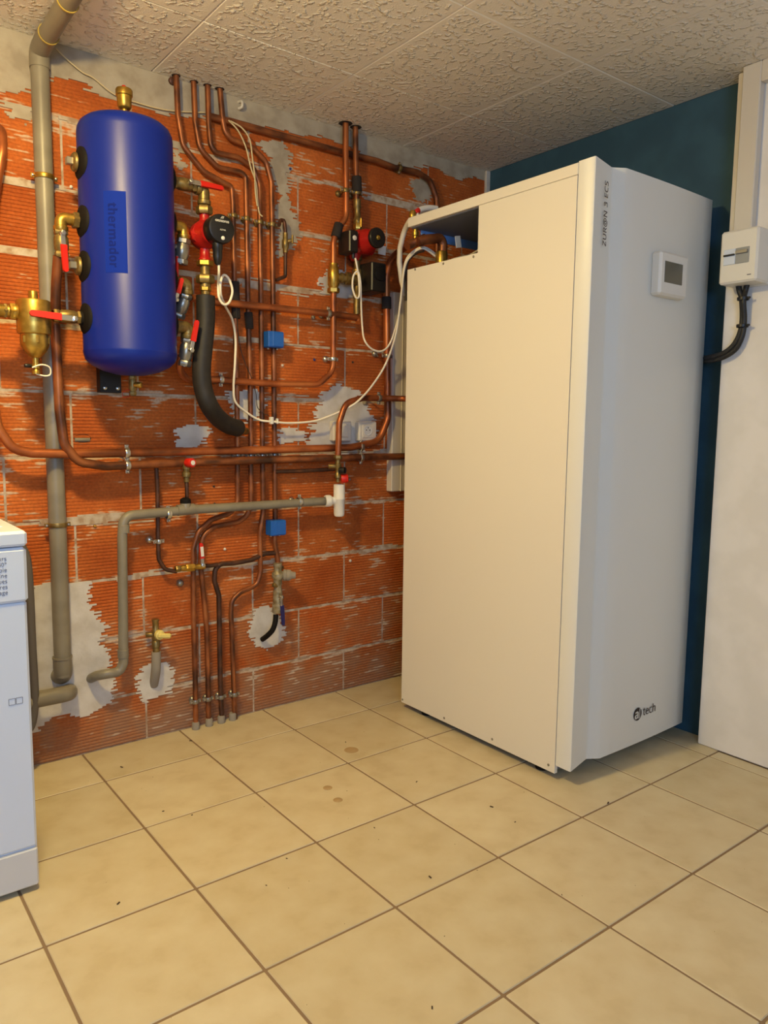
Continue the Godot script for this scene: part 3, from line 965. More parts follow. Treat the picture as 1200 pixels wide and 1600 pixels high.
func tank() -> void:
	var t := thing("buffer_tank", Vector3(TK.x, 1.2, TK.z), "blue cylindrical buffer tank hung on the brick wall", "tank")
	var r := 0.133
	var prof := [Vector2(0, 1.212), Vector2(0.04, 1.214), Vector2(0.08, 1.224), Vector2(0.112, 1.24), Vector2(0.128, 1.256), Vector2(r, 1.272), Vector2(r, 1.276), Vector2(r + 0.0012, 1.279), Vector2(r, 1.282),
		Vector2(r, 1.888), Vector2(0.1315, 1.901), Vector2(0.125, 1.915), Vector2(0.112, 1.926), Vector2(0.08, 1.935), Vector2(0.04, 1.939), Vector2(0, 1.94)]
	var mb := MB.new()
	mb.lathe(Vector3(TK.x, 0, TK.z), Vector3.UP, prof, 64)
	var body := obj("body", mb, M.tank_blue, t)
	# sticker wrapped on the shell, turned towards the room
	for layer in [[0.0006, 0.0, 0.46, 1.487, 1.706, "sticker", "sticker_blue"], [0.0011, -0.05, 0.17, 1.50, 1.655, "sticker_print", "sticker_print"]]:
		mb = MB.new()
		var mid: float = -0.585 + layer[1]
		for k in 8:
			var a0: float = mid + layer[2] * (k / 8.0 - 0.5)
			var a1: float = mid + layer[2] * ((k + 1) / 8.0 - 0.5)
			var n0 := Vector3(sin(a0), 0, cos(a0))
			var n1 := Vector3(sin(a1), 0, cos(a1))
			var rr: float = r + layer[0]
			var o := Vector3(TK.x, 0, TK.z)
			var lo := Vector3(0, layer[3], 0)
			var hi := Vector3(0, layer[4], 0)
			mb.tri(o + n0 * rr + lo, o + n1 * rr + lo, o + n1 * rr + hi, n0, n1, n1)
			mb.tri(o + n0 * rr + lo, o + n1 * rr + hi, o + n0 * rr + hi, n0, n1, n0)
		if layer[5] == "sticker": obj(layer[5], mb, M[layer[6]], body)
	var pa := -0.635
	var pn := Vector3(sin(pa), 0, cos(pa))
	text("lettering", "thermador", 0.0335, M.sticker_print, Transform3D(Basis(Vector3.DOWN, Vector3(cos(pa), 0, -sin(pa)), pn), Vector3(TK.x, 1.588, TK.z) + pn * (r + 0.0008)), body, true)
	# threaded ports behind dark rubber roses
	for p in [[-1, 1.795], [-1, 1.637], [-1, 1.513], [-1, 1.368], [1, 1.797], [1, 1.67], [1, 1.503], [1, 1.369]]:
		mb = MB.new()
		mb.lathe(Vector3(TK.x + p[0] * (r - 0.012), p[1], TK.z), Vector3(p[0], 0, 0), [Vector2(0.05, 0.0), Vector2(0.049, 0.007), Vector2(0.042, 0.013), Vector2(0.028, 0.017), Vector2(0.02, 0.018), Vector2(0.02, 0.024), Vector2(0, 0.024)], 28)
		obj("port", mb, M.black_rubber, t)
	for p in [1.795, 1.513]:
		var x := TK.x - r - 0.008
		mb = MB.new()
		mb.lathe(Vector3(x, p, TK.z), Vector3(-1, 0, 0), [Vector2(0.026, 0), Vector2(0.026, 0.006), Vector2(0.022, 0.01), Vector2(0, 0.011)], 24)
		var pl := obj("plug", mb, M.dull_brass, t)
		mb = MB.new()
		mb.box(at(Vector3(x - 0.017, p, TK.z)), Vector3(0.02, 0.02, 0.02), 0.002)
		obj("plug_head", mb, M.nickel, pl)
	mb = MB.new()
	var ba: Vector3 = Vector3(0.0834, 1.218, 0.035)
	var bb: Vector3 = Vector3(0.1491, 1.165, 0.035)
	mb.box(at(Vector3((ba.x + bb.x) * 0.5, bb.y + 0.05, 0.032)), Vector3(bb.x - ba.x, 0.1, 0.006), 0.001)
	mb.box(at(Vector3((ba.x + bb.x) * 0.5, bb.y + 0.098, 0.09)), Vector3(bb.x - ba.x, 0.006, 0.11), 0.001)
	mb.box(at(Vector3((ba.x + bb.x) * 0.5, bb.y + 0.05, 0.015)), Vector3(bb.x - ba.x, 0.1, 0.03), 0.001)
	var br := obj("bracket", mb, M.black_plastic, t)
	for q in [Vector3(0.0978, 1.179, 0.035), Vector3(0.1375, 1.179, 0.035)]:
		mb = MB.new()
		mb.lathe(q, Vector3(0, 0, 1), [Vector2(0.006, 0), Vector2(0.006, 0.003), Vector2(0.003, 0.005), Vector2(0, 0.0055)], 12)
		obj("screw", mb, M.steel, br)
	# brass air vent screwed in the top
	var v := thing("air_vent", Vector3(TK.x, 1.938, TK.z), "brass automatic air vent with red cap on top of the blue tank", "air vent")
	mb = MB.new()
	mb.lathe(Vector3(TK.x, 1.937, TK.z), Vector3.UP, [Vector2(0.0, 0), Vector2(0.0085, 0), Vector2(0.0085, 0.032), Vector2(0.016, 0.034), Vector2(0.0195, 0.039), Vector2(0.021, 0.068), Vector2(0.0235, 0.07), Vector2(0.024, 0.084), Vector2(0.022, 0.088), Vector2(0, 0.089)], 28)
	obj("body", mb, M.brass, v)
	nut(v, Vector3(TK.x, 1.939, TK.z), Vector3(TK.x, 1.948, TK.z), 0.011, M.brass)
	mb = MB.new()
	mb.cyl(Vector3(TK.x, 2.025, TK.z), Vector3(TK.x, 2.035, TK.z), 0.006, 14)
	obj("cap", mb, M.red_grip, v)
	# drain cock under the tank
	var dp := Vector3(TK.x + 0.002, 1.215, TK.z)
	var d := ball_valve("drain_cock", dp, dp - Vector3(0, 0.062, 0), 0.011, M.dull_brass, "small brass drain cock under the blue tank with a red cord")
	mb = MB.new()
	mb.cyl(dp + Vector3(0.0, -0.03, 0), dp + Vector3(0.02, -0.03, 0.022), 0.009, 14)
	obj("spindle", mb, M.brass, d)
	mb = MB.new()
	mb.tube(smooth([dp + Vector3(0, -0.05, 0), dp + Vector3(-0.018, -0.045, 0.004), dp + Vector3(-0.032, -0.056, 0.004), dp + Vector3(-0.026, -0.068, 0.002), dp + Vector3(-0.004, -0.06, 0.002)]), 0.0009, 6)
	obj("cord", mb, M.red_paint, d)

# valves and pump on either side of the tank
func tank_fittings() -> void:
	var xl := TK.x - 0.142
	var xr := TK.x + 0.142
	var z := TK.z
	# upper left: elbow, valve pointing down
	var y := 1.637
	var e: Vector3 = Vector3(-0.053, 1.648, 0.17)
	var t := thing("pipe_elbow", Vector3(e.x, y, z), "yellow brass elbow on the left side of the blue tank above a red lever", "elbow")
	elbow(t, Vector3(xl + 0.004, y, z), Vector3(e.x, y, z), Vector3(e.x, y - 0.034, z), 0.0165, M.brass)
	nut(t, Vector3(xl + 0.004, y, z), Vector3(xl - 0.014, y, z), 0.023, M.dull_brass)
	var b: Vector3 = Vector3(-0.0624, 1.529, 0.17)
	var v := ball_valve("ball_valve", Vector3(e.x, y - 0.03, z), Vector3(e.x, b.y, z), 0.0195, M.dull_brass, "ball valve with red lever hanging down left of the blue tank")
	lever(v, Vector3(e.x - 0.002, y - 0.045, z + 0.026), Vector3(0.04, -1, 0), Vector3(0.25, 0, 1), 0.105, 0.017, M.red_grip)
	# lower left: valve, dirt separator
	y = 1.369
	var sx: float = (Vector3(-0.1326, 1.351, 0.17)).x
	v = ball_valve("ball_valve", Vector3(xl + 0.006, y, z), Vector3(sx + 0.05, y, z), 0.019, M.dull_brass, "ball valve with red lever lying level between tank and brass dirt separator")
	lever(v, Vector3(Vector3(-0.0377, 1.365, 0.222).x, y - 0.011, z + 0.052), Vector3(-1, 0.05, 0), Vector3(0, 0.1, 1), 0.118, 0.019, M.red_grip)
	t = thing("dirt_separator", Vector3(sx, 1.27, z), "brass dirt separator pot with drain left of the blue tank", "separator")
	var mb := MB.new()
	mb.lathe(Vector3(sx, 1.4, z), Vector3.DOWN, [Vector2(0, -0.03), Vector2(0.01, -0.03), Vector2(0.012, -0.027), Vector2(0.0125, -0.006), Vector2(0.042, -0.004), Vector2(0.0445, 0.0), Vector2(0.0445, 0.082), Vector2(0.043, 0.087), Vector2(0.037, 0.089), Vector2(0.037, 0.118), Vector2(0.03, 0.132), Vector2(0.016, 0.15), Vector2(0.0095, 0.152), Vector2(0.0095, 0.16), Vector2(0, 0.16)], 36)
	obj("body", mb, M.brass, t)
	nut(t, Vector3(sx, 1.309, z), Vector3(sx, 1.284, z), 0.0395, M.brass)
	mb = MB.new()
	mb.lathe(Vector3(sx, 1.242, z), Vector3.DOWN, [Vector2(0, 0), Vector2(0.009, 0), Vector2(0.009, 0.012), Vector2(0.012, 0.013), Vector2(0.012, 0.022), Vector2(0.008, 0.024), Vector2(0.011, 0.03), Vector2(0.011, 0.038), Vector2(0, 0.038)], 18)
	var dr := obj("drain", mb, M.brass, t)
	mb = MB.new()
	mb.cyl(Vector3(sx - 0.01, 1.226, z), Vector3(sx - 0.03, 1.226, z + 0.004), 0.0055, 10)
	obj("drain_handle", mb, M.black_plastic, dr)
	mb = MB.new()
	mb.tube(smooth([Vector3(sx - 0.012, 1.221, z + 0.01), Vector3(sx + 0.012, 1.23, z + 0.012), Vector3(sx + 0.034, 1.224, z + 0.008), Vector3(sx + 0.036, 1.205, z + 0.004), Vector3(sx + 0.022, 1.2, z + 0.004), Vector3(sx, 1.204, z + 0.004)]), 0.0022, 8)
	obj("strap", mb, M.white_cable, dr)
	t = thing("pipe_union", Vector3(sx - 0.08, y, z), "brass pipe union entering the dirt separator from the left", "union")
	mb = MB.new()
	mb.lathe(Vector3(sx - 0.042, y, z), Vector3(-1, 0, 0), [Vector2(0, 0), Vector2(0.021, 0), Vector2(0.022, 0.004), Vector2(0.022, 0.012), Vector2(0.018, 0.016), Vector2(0.017, 0.03), Vector2(0.0185, 0.034), Vector2(0.0185, 0.07), Vector2(0.014, 0.072), Vector2(0.014, 0.082), Vector2(0, 0.082)], 24)
	obj("body", mb, M.brass, t)
	pipe("copper_pipe", [Vector3(sx - 0.122, y, z), Vector3(sx - 0.6, y, z), Vector3(sx - 0.62, y - 0.02, 0.02), Vector3(sx - 0.62, y - 0.02, -0.02)], 0.0132, 0.05, M.copper, "copper pipe behind the left frame edge feeding the brass dirt separator")
	nut(t, Vector3(sx - 0.046, y, z), Vector3(sx - 0.064, y, z), 0.0235, M.brass)
	nut(t, Vector3(sx - 0.068, y, z), Vector3(sx - 0.078, y, z), 0.0205, M.dull_brass)
	# right, top port: valve with level red lever, elbow down to the pump
	y = 1.797
	var px: float = (Vector3(0.3766, 1.748, 0.17)).x
	v = ball_valve("ball_valve", Vector3(xr - 0.008, y, z), Vector3(px - 0.022, y, z), 0.019, M.dull_brass, "ball valve with red lever level above the red and black pump")
	lever(v, Vector3(Vector3(0.3225, 1.796, 0.2).x, y + 0.004, z + 0.028), Vector3(1, 0.02, -0.1), Vector3(0.1, 0.35, 1), 0.112, 0.018, M.red_grip)
	t = thing("pipe_elbow", Vector3(px, y, z), "dull brass elbow above the red and black pump", "elbow")
	elbow(t, Vector3(px - 0.026, y - 0.002, z), Vector3(px, y - 0.002, z), Vector3(px, y - 0.048, z), 0.0175, M.dull_brass)
	nut(t, Vector3(px, y - 0.052, z), Vector3(px, y - 0.078, z), 0.026, M.dull_brass)
	# circulator pump
	var pc: Vector3 = Vector3(0.3687, 1.659, 0.17)
	pc.x = px
	pc.z = z
	t = thing("circulator_pump", Vector3(px, pc.y - 0.09, z), "red circulator pump with round black head right of the blue tank", "pump")
	mb = MB.new()
	mb.lathe(pc + Vector3(0, 0.085, 0), Vector3.DOWN, [Vector2(0, 0), Vector2(0.019, 0), Vector2(0.019, 0.012), Vector2(0.015, 0.016), Vector2(0.015, 0.04), Vector2(0.022, 0.055), Vector2(0.022, 0.115), Vector2(0.015, 0.13), Vector2(0.016, 0.155), Vector2(0.019, 0.158), Vector2(0.019, 0.168), Vector2(0, 0.168)], 24)
	mb.lathe(pc + Vector3(0, -0.002, -0.03), Vector3(0, 0, 1), [Vector2(0, 0), Vector2(0.034, 0), Vector2(0.042, 0.008), Vector2(0.044, 0.03), Vector2(0.042, 0.052), Vector2(0.036, 0.06), Vector2(0.036, 0.085), Vector2(0, 0.085)], 32)
	mb.box(Transform3D(Basis(Vector3(0, 0, 1), -0.5), pc + Vector3(-0.012, -0.006, 0.002)), Vector3(0.07, 0.06, 0.05), 0.014)
	obj("volute", mb, M.red_paint, t)
	var hz := z + 0.058
	mb = MB.new()
	pc.x += 0.009
	mb.lathe(Vector3(pc.x, pc.y, hz), Vector3(0, 0, 1), [Vector2(0, 0), Vector2(0.038, 0), Vector2(0.0435, 0.006), Vector2(0.0435, 0.04), Vector2(0.041, 0.046), Vector2(0.036, 0.048), Vector2(0, 0.0485)], 40)
	var head := obj("pump_head", mb, M.black_plastic, t)
	var hf := Vector3(pc.x, pc.y, hz + 0.0486)
	text("lettering", "GRUNDFOS", 0.0085, M.print_light, at(hf + Vector3(0, 0.021, 0)), head, true)
	for k in 3:
		mb = MB.new()
		mb.tube(smooth([hf + Vector3(-0.006 + 0.004 * k, 0.028, 0.0003), hf + Vector3(-0.002 + 0.003 * k, 0.031, 0.0003), hf + Vector3(0.0 + 0.003 * k, 0.0355, 0.0003)], 3), 0.0007, 5)
		obj("emblem", mb, M.print_light, head)
	text("lettering", "ALPHA", 0.006, M.print_light, at(hf + Vector3(0.002, -0.004, 0)), head)
	mb = MB.new()
	mb.lathe(hf + Vector3(0.002, -0.028, -0.001), Vector3(0, 0, 1), [Vector2(0.006, 0), Vector2(0.006, 0.0015), Vector2(0.005, 0.0025), Vector2(0, 0.003)], 16)
	obj("button", mb, M.white_plastic, head)
	mb = MB.new()
	mb.lathe(Vector3(pc.x - 0.004, pc.y - 0.04, hz + 0.022), Vector3.DOWN, [Vector2(0, 0), Vector2(0.016, 0), Vector2(0.016, 0.018), Vector2(0.0145, 0.02), Vector2(0.0145, 0.04), Vector2(0.01, 0.058), Vector2(0.006, 0.064), Vector2(0, 0.064)], 18)
	obj("plug_connector", mb, M.black_plastic, head)
	# unions below the pump, then the insulated hose
	var uy := pc.y - 0.083
	t = thing("pipe_union", Vector3(px, uy - 0.09, z), "brass union with two hexagon nuts between pump and black hose", "union")
	mb = MB.new()
	mb.lathe(Vector3(px, uy, z), Vector3.DOWN, [Vector2(0, 0), Vector2(0.015, 0), Vector2(0.015, 0.05), Vector2(0.0165, 0.07), Vector2(0.0165, 0.078), Vector2(0.0135, 0.08), Vector2(0.0135, 0.1), Vector2(0, 0.1)], 22)
	obj("body", mb, M.dull_brass, t)
	nut(t, Vector3(px, uy + 0.004, z), Vector3(px, uy - 0.014, z), 0.026, M.brass)
	nut(t, Vector3(px, uy - 0.04, z), Vector3(px, uy - 0.066, z), 0.029, M.dull_brass)
	nut(t, Vector3(px, uy - 0.076, z), Vector3(px, uy - 0.09, z), 0.018, M.brass)
	var hp := [Vector3(0.3698, 1.472, 0.17), Vector3(0.3706, 1.397, 0.17), Vector3(0.3671, 1.317, 0.17), Vector3(0.3594, 1.247, 0.17), Vector3(0.3627, 1.187, 0.17), Vector3(0.3815, 1.133, 0.17), Vector3(0.4308, 1.093, 0.13), Vector3(0.4867, 1.068, 0.09), Vector3(0.5399, 1.057, 0.06)]
	hp[0].x = px; hp[1].x = px - 0.001
	mb = MB.new()
	mb.tube(smooth(hp, 8), 0.0295, 22)
	tag(obj("insulated_hose", mb, M.hose_foam), "thick black foam insulated hose curving down from the pump to the wall", "hose")
	t = thing("pipe_tee", Vector3(0.5596, 1.053, 0.05), "small brass tee at the lower end of the black hose", "tee")
	mb = MB.new()
	mb.cyl(Vector3(0.5409, 1.057, 0.058), Vector3(0.5872, 1.046, 0.03), 0.012, 16)
	obj("body", mb, M.dull_brass, t)
	nut(t, Vector3(0.5492, 1.055, 0.056), Vector3(0.5676, 1.05, 0.044), 0.016, M.brass)
	# right side, the three lower ports
	var ex: float = (Vector3(0.3078, 1.651, 0.17)).x
	t = thing("pipe_elbow", Vector3(ex, 1.67, z), "brass elbow at the tank's right side behind the red pump", "elbow")
	elbow(t, Vector3(xr - 0.01, 1.67, z), Vector3(ex, 1.67, z), Vector3(ex, 1.635, z), 0.0175, M.brass)
	nut(t, Vector3(xr - 0.012, 1.67, z), Vector3(xr + 0.004, 1.67, z), 0.021, M.dull_brass)
	v = ball_valve("ball_valve", Vector3(ex, 1.638, z), Vector3(ex - 0.008, 1.56, z - 0.01), 0.0215, M.dull_nickel, "grey nickel ball valve hanging at the tank's right side beside the red pump")
	lever(v, Vector3(ex - 0.024, 1.61, z - 0.004), Vector3(0, -1, 0), Vector3(-1, 0, 0.2), 0.1, 0.016, M.red_grip)
	ex = (Vector3(0.3152, 1.499, 0.17)).x
	t = thing("pipe_elbow", Vector3(ex, 1.503, z), "brass elbow at the tank's right side just above the steep red lever", "elbow")
	elbow(t, Vector3(xr - 0.01, 1.503, z), Vector3(ex, 1.503, z), Vector3(ex, 1.472, z - 0.004), 0.0175, M.dull_brass)
	v = ball_valve("ball_valve", Vector3(ex, 1.474, z - 0.004), Vector3(ex - 0.018, 1.4, z - 0.03), 0.02, M.dull_nickel, "ball valve with steep red lever close against the tank's right side")
	lever(v, Vector3(Vector3(0.2709, 1.461, 0.2).x - 0.004, Vector3(0.2709, 1.458, 0.2).y - 0.012, z + 0.03), Vector3(0.3, 1, 0), Vector3(0.2, 0, 1), 0.068, 0.015, M.red_grip)
	ex = (Vector3(0.3186, 1.353, 0.17)).x
	t = thing("pipe_elbow", Vector3(ex, 1.369, z), "brass elbow at the lowest port on the tank's right side", "elbow")
	elbow(t, Vector3(xr - 0.01, 1.369, z), Vector3(ex, 1.369, z), Vector3(ex - 0.003, 1.335, z - 0.002), 0.019, M.dull_brass)
	v = ball_valve("ball_valve", Vector3(ex - 0.002, 1.34, z - 0.002), Vector3(ex - 0.012, 1.25, z - 0.012), 0.021, M.dull_nickel, "ball valve with red lever leaning over the black hose right of the tank")
	lever(v, Vector3(0.3109, 1.297, 0.205), Vector3(0.2, 1, 0.05), Vector3(0.1, 0, 1), 0.094, 0.016, M.red_grip)

# ---------------------------------------------------------------- pipework on the wall
func pipes() -> void:
	# grey soil stack
	var mb := MB.new()
	mb.tube(bent([Vector3(-0.0572, 2.125, 0.032), Vector3(-0.0568, 0.2825, 0.032)], 0.05), 0.0255, 22)
	var st := obj("soil_stack", mb, M.grey_pvc)
	tag(st, "thick grey plastic soil stack standing left of the blue tank", "pipe")
	var top: Vector3 = Vector3(-0.0572, 2.125, 0.032)
	mb = MB.new()
	mb.tube(bent([top - Vector3(0, 0.05, 0), top + Vector3(0, -0.004, 0), top + Vector3(0.002, 0.011, 0.1)], 0.045), 0.0275, 22)
	obj("bend", mb, M.grey_pvc, st)
	mb = MB.new()
	mb.tube([top + Vector3(0.0, 0.0, 0.03), top + Vector3(0.006, 0.024, 0.33), top + Vector3(0.01, 0.08, 0.9)], 0.0252, 22)
	obj("branch", mb, M.grey_pvc, st)
	for q in [0.098, 0.275]:
		var dd := Vector3(0.006, 0.024, 0.3).normalized()
		var o: Vector3 = top + Vector3(0.0, 0.0, 0.03) + dd * (q - 0.03)
		mb = MB.new()
		mb.lathe(o, dd, [Vector2(0.026, 0), Vector2(0.0285, 0), Vector2(0.0285, 0.004), Vector2(0.026, 0.004)], 22)
		obj("joint_ring", mb, M.pvc_ring, st)
	var foot: Vector3 = Vector3(-0.0577, 0.3116, 0.032)
	mb = MB.new()
	mb.tube(bent([foot + Vector3(0, 0.03, 0), foot + Vector3(0.001, -0.032, 0), foot + Vector3(-0.004, -0.036, -0.06)], 0.035), 0.028, 22)
	mb.lathe(foot + Vector3(0, 0.034, 0), Vector3.DOWN, [Vector2(0.0255, 0), Vector2(0.0295, 0), Vector2(0.0295, 0.006), Vector2(0.028, 0.007)], 22)
	obj("bend", mb, M.grey_pvc, st)
	pipe("waste_elbow", [Vector3(-0.0306, 0.2148, -0.01), Vector3(-0.0527, 0.2383, 0.075), Vector3(-0.1453, 0.2381, 0.075), Vector3(-0.1453, 0.2381, 0.075) + Vector3(-0.2, -0.01, 0)], 0.0252, 0.045, M.grey_pvc, "grey plastic waste elbow near the floor running behind the washing machine", "pipe")
	# small grey waste pipe from the white trap
	mb = MB.new()
	mb.tube(bent([Vector3(0.8982, 0.7846, 0.062), Vector3(0.3426, 0.7837, 0.062), Vector3(0.1351, 0.7778, 0.062), Vector3(0.1291, 0.7083, 0.062), Vector3(0.1216, 0.2981, 0.062), Vector3(0.1064, 0.2711, 0.062), Vector3(0.0656, 0.2728, 0.062), Vector3(0.0401, 0.2654, 0.04), Vector3(0.0354, 0.2467, 0)], 0.045), 0.0155, 18)
	var wp := obj("waste_pipe", mb, M.grey_pvc)
	tag(wp, "slim grey plastic waste pipe running from the white trap down to the wall", "pipe")
	var tee: Vector3 = Vector3(0.3427, 0.7859, 0.062)
	mb = MB.new()
	mb.lathe(tee - Vector3(0.03, 0.0015, 0), Vector3(1, 0.03, 0), [Vector2(0.0155, 0), Vector2(0.0185, 0.001), Vector2(0.0185, 0.059), Vector2(0.0155, 0.06)], 20)
	mb.lathe(tee, Vector3.UP, [Vector2(0.0, 0), Vector2(0.018, 0), Vector2(0.0175, 0.022), Vector2(0.0165, 0.026), Vector2(0, 0.026)], 20)
	obj("tee", mb, M.grey_pvc, wp)
	mb = MB.new()
	mb.lathe(tee + Vector3(0, 0.02, 0), Vector3.UP, [Vector2(0.0165, -0.001), Vector2(0.0185, 0.003), Vector2(0.0175, 0.014), Vector2(0.009, 0.02), Vector2(0, 0.02)], 20)
	obj("rubber_collar", mb, M.black_rubber, wp)
	for e in [[Vector3(0.1351, 0.7778, 0.062)][0], [Vector3(0.1213, 0.2896, 0.062)][0]]:
		mb = MB.new()
		mb.lathe(e + Vector3(0, -0.055 if e.y > 0.6 else 0.028, 0), Vector3.UP, [Vector2(0.0155, 0), Vector2(0.0175, 0.001), Vector2(0.0175, 0.026), Vector2(0.0155, 0.027)], 18)
		obj("socket", mb, M.grey_pvc, wp)
	# main copper lines
	pipe("copper_pipe", [Vector3(-0.1738, 1.896, 0.01), Vector3(-0.1636, 1.879, 0.03), Vector3(-0.17, 1.821, 0.05), Vector3(-0.1927, 1.707, 0.05), Vector3(-0.2115, 1.497, 0.05), Vector3(-0.2291, 1.176, 0.07), Vector3(-0.2195, 1.055, 0.078), Vector3(-0.1821, 0.9927, 0.078), Vector3(-0.1312, 0.981, 0.078), Vector3(-0.024, 0.9776, 0.078), Vector3(0.3741, 0.9783, 0.05), Vector3(0.7443, 0.9818, 0.05), Vector3(1.024, 0.9862, 0.05), Vector3(1.16, 1.008, 0.05), Vector3(1.204, 1.097, 0.05), Vector3(1.199, 1.236, 0.05), Vector3(1.191, 1.557, 0.05), Vector3(1.189, 1.65, 0.05), Vector3(1.192, 1.712, 0.07), Vector3(1.198, 1.742, 0.14), Vector3(1.128, 1.727, 0.3)], 0.0138, 0.07, M.copper, "upper of the two long copper pipes crossing the wall, bending up beside the cabinet")
	pipe("copper_pipe", [Vector3(-0.0609, 1.534, 0.165), Vector3(-0.0621, 1.467, 0.14), Vector3(-0.0617, 1.364, 0.11), Vector3(-0.0565, 1.256, 0.095), Vector3(-0.0535, 1.108, 0.09), Vector3(-0.0439, 1.007, 0.088), Vector3(-0.0043, 0.9524, 0.084), Vector3(0.0808, 0.9372, 0.072), Vector3(0.3734, 0.9429, 0.05), Vector3(0.7441, 0.9456, 0.05), Vector3(1.286, 0.9472, 0.05), Vector3(1.389, 0.9482, 0.05)], 0.0138, 0.06, M.old_copper, "lower of the two long copper pipes, coming down from the tank's left valve")
	pipe("copper_pipe", [Vector3(0.4612, 2.077, 0.02), Vector3(0.5253, 2.078, 0.02), Vector3(0.7402, 2.079, 0.02), Vector3(0.9986, 2.079, 0.02), Vector3(1.163, 2.082, 0.02), Vector3(1.244, 2.075, 0.02), Vector3(1.362, 2.082, 0.02), Vector3(1.43, 2.063, 0.02), Vector3(1.467, 2, 0.02), Vector3(1.476, 1.772, 0.02)], 0.0115, 0.05, M.old_copper, "dark copper pipe sloping along the top of the brick wall under the ceiling")
	pipe("copper_pipe", [Vector3(0.3618, 1.475, 0.09), Vector3(0.4513, 1.477, 0.05), Vector3(0.7994, 1.482, 0.05), Vector3(0.944, 1.482, 0.05), Vector3(1.05, 1.48, 0.05), Vector3(1.056, 1.471, 0.05)], 0.0125, 0.03, M.copper, "copper pipe running level from behind the black hose to below the wall pump")
	pipe("copper_pipe", [Vector3(0.2962, 1.282, 0.155), Vector3(0.3014, 1.236, 0.13), Vector3(0.3437, 1.216, 0.09), Vector3(0.4471, 1.22, 0.05), Vector3(0.6926, 1.215, 0.05), Vector3(0.8737, 1.22, 0.05), Vector3(0.9391, 1.272, 0.05), Vector3(0.9414, 1.414, 0.05), Vector3(0.94, 1.738, 0.05), Vector3(0.9428, 1.752, 0.05), Vector3(0.9569, 1.791, 0.05), Vector3(0.9968, 1.839, 0.05), Vector3(0.9962, 1.93, 0.05), Vector3(0.9926, 2.043, 0.05), Vector3(0.9914, 2.221, 0.05)], 0.0115, 0.06, M.copper, "copper pipe from the tank's lowest valve, turning up past the brass valve to the ceiling")
	pipe("copper_pipe", [Vector3(1.038, 2.23, 0.045), Vector3(1.042, 2.054, 0.045), Vector3(1.046, 1.964, 0.045), Vector3(1.05, 1.825, 0.045)], 0.0108, 0.05, M.old_copper, "copper pipe from ceiling down to the red and black wall pump")
	# four heating pipes from the ceiling to the floor
	pipe("heating_pipe", [Vector3(0.3536, 2.186, 0.026), Vector3(0.3572, 2.051, 0.026), Vector3(0.3725, 1.961, 0.026), Vector3(0.4419, 1.896, 0.026), Vector3(0.5195, 1.873, 0.026), Vector3(0.5429, 1.867, 0.026), Vector3(0.5469, 1.81, 0.026), Vector3(0.5498, 1.471, 0.026), Vector3(0.5539, 1.21, 0.026), Vector3(0.5537, 0.9875, 0.026), Vector3(0.5513, 0.7952, 0.026), Vector3(0.5285, 0.76, 0.026), Vector3(0.4505, 0.7402, 0.026), Vector3(0.4026, 0.7035, 0.026), Vector3(0.3828, 0.6429, 0.026), Vector3(0.3789, 0.4368, 0.026), Vector3(0.3813, 0.1844, 0.026), Vector3(0.3804, 0.0049, 0.026)], 0.0092, 0.05, M.old_copper, "leftmost of the four copper heating pipes from ceiling to floor")
	pipe("heating_pipe", [Vector3(0.4144, 2.189, 0.02), Vector3(0.4183, 2.049, 0.02), Vector3(0.4324, 1.968, 0.02), Vector3(0.4952, 1.921, 0.02), Vector3(0.58, 1.924, 0.02), Vector3(0.5992, 1.913, 0.02), Vector3(0.6004, 1.799, 0.02), Vector3(0.6039, 1.433, 0.02), Vector3(0.6091, 1.212, 0.02), Vector3(0.6094, 0.9868, 0.02), Vector3(0.6074, 0.7847, 0.02), Vector3(0.5916, 0.7439, 0.02), Vector3(0.556, 0.7232, 0.02), Vector3(0.4624, 0.714, 0.02), Vector3(0.419, 0.6836, 0.02), Vector3(0.4103, 0.59, 0.02), Vector3(0.4202, 0.4755, 0.02), Vector3(0.43, 0.3477, 0.02), Vector3(0.4319, 0.1726, 0.02), Vector3(0.4316, 0.0047, 0.02)], 0.0092, 0.05, M.old_copper, "second from left of the four copper heating pipes, rising behind the red stop valve lever")
	pipe("heating_pipe", [Vector3(0.4612, 2.189, 0.024), Vector3(0.4636, 2.058, 0.024), Vector3(0.4692, 1.987, 0.024), Vector3(0.4848, 1.966, 0.024), Vector3(0.5689, 1.968, 0.024), Vector3(0.6267, 1.947, 0.024), Vector3(0.6484, 1.896, 0.024), Vector3(0.6499, 1.786, 0.024), Vector3(0.652, 1.437, 0.024), Vector3(0.6535, 0.9865, 0.024), Vector3(0.6542, 0.7544, 0.024), Vector3(0.6405, 0.6802, 0.024), Vector3(0.6419, 0.5357, 0.024), Vector3(0.6284, 0.4873, 0.024), Vector3(0.5611, 0.4696, 0.024), Vector3(0.5254, 0.4438, 0.024), Vector3(0.5223, 0.3927, 0.024), Vector3(0.5293, 0.1541, 0.024), Vector3(0.5324, -0.006, 0.024)], 0.0092, 0.04, M.old_copper, "third from left of the four ceiling pipes, ending rightmost at the floor")
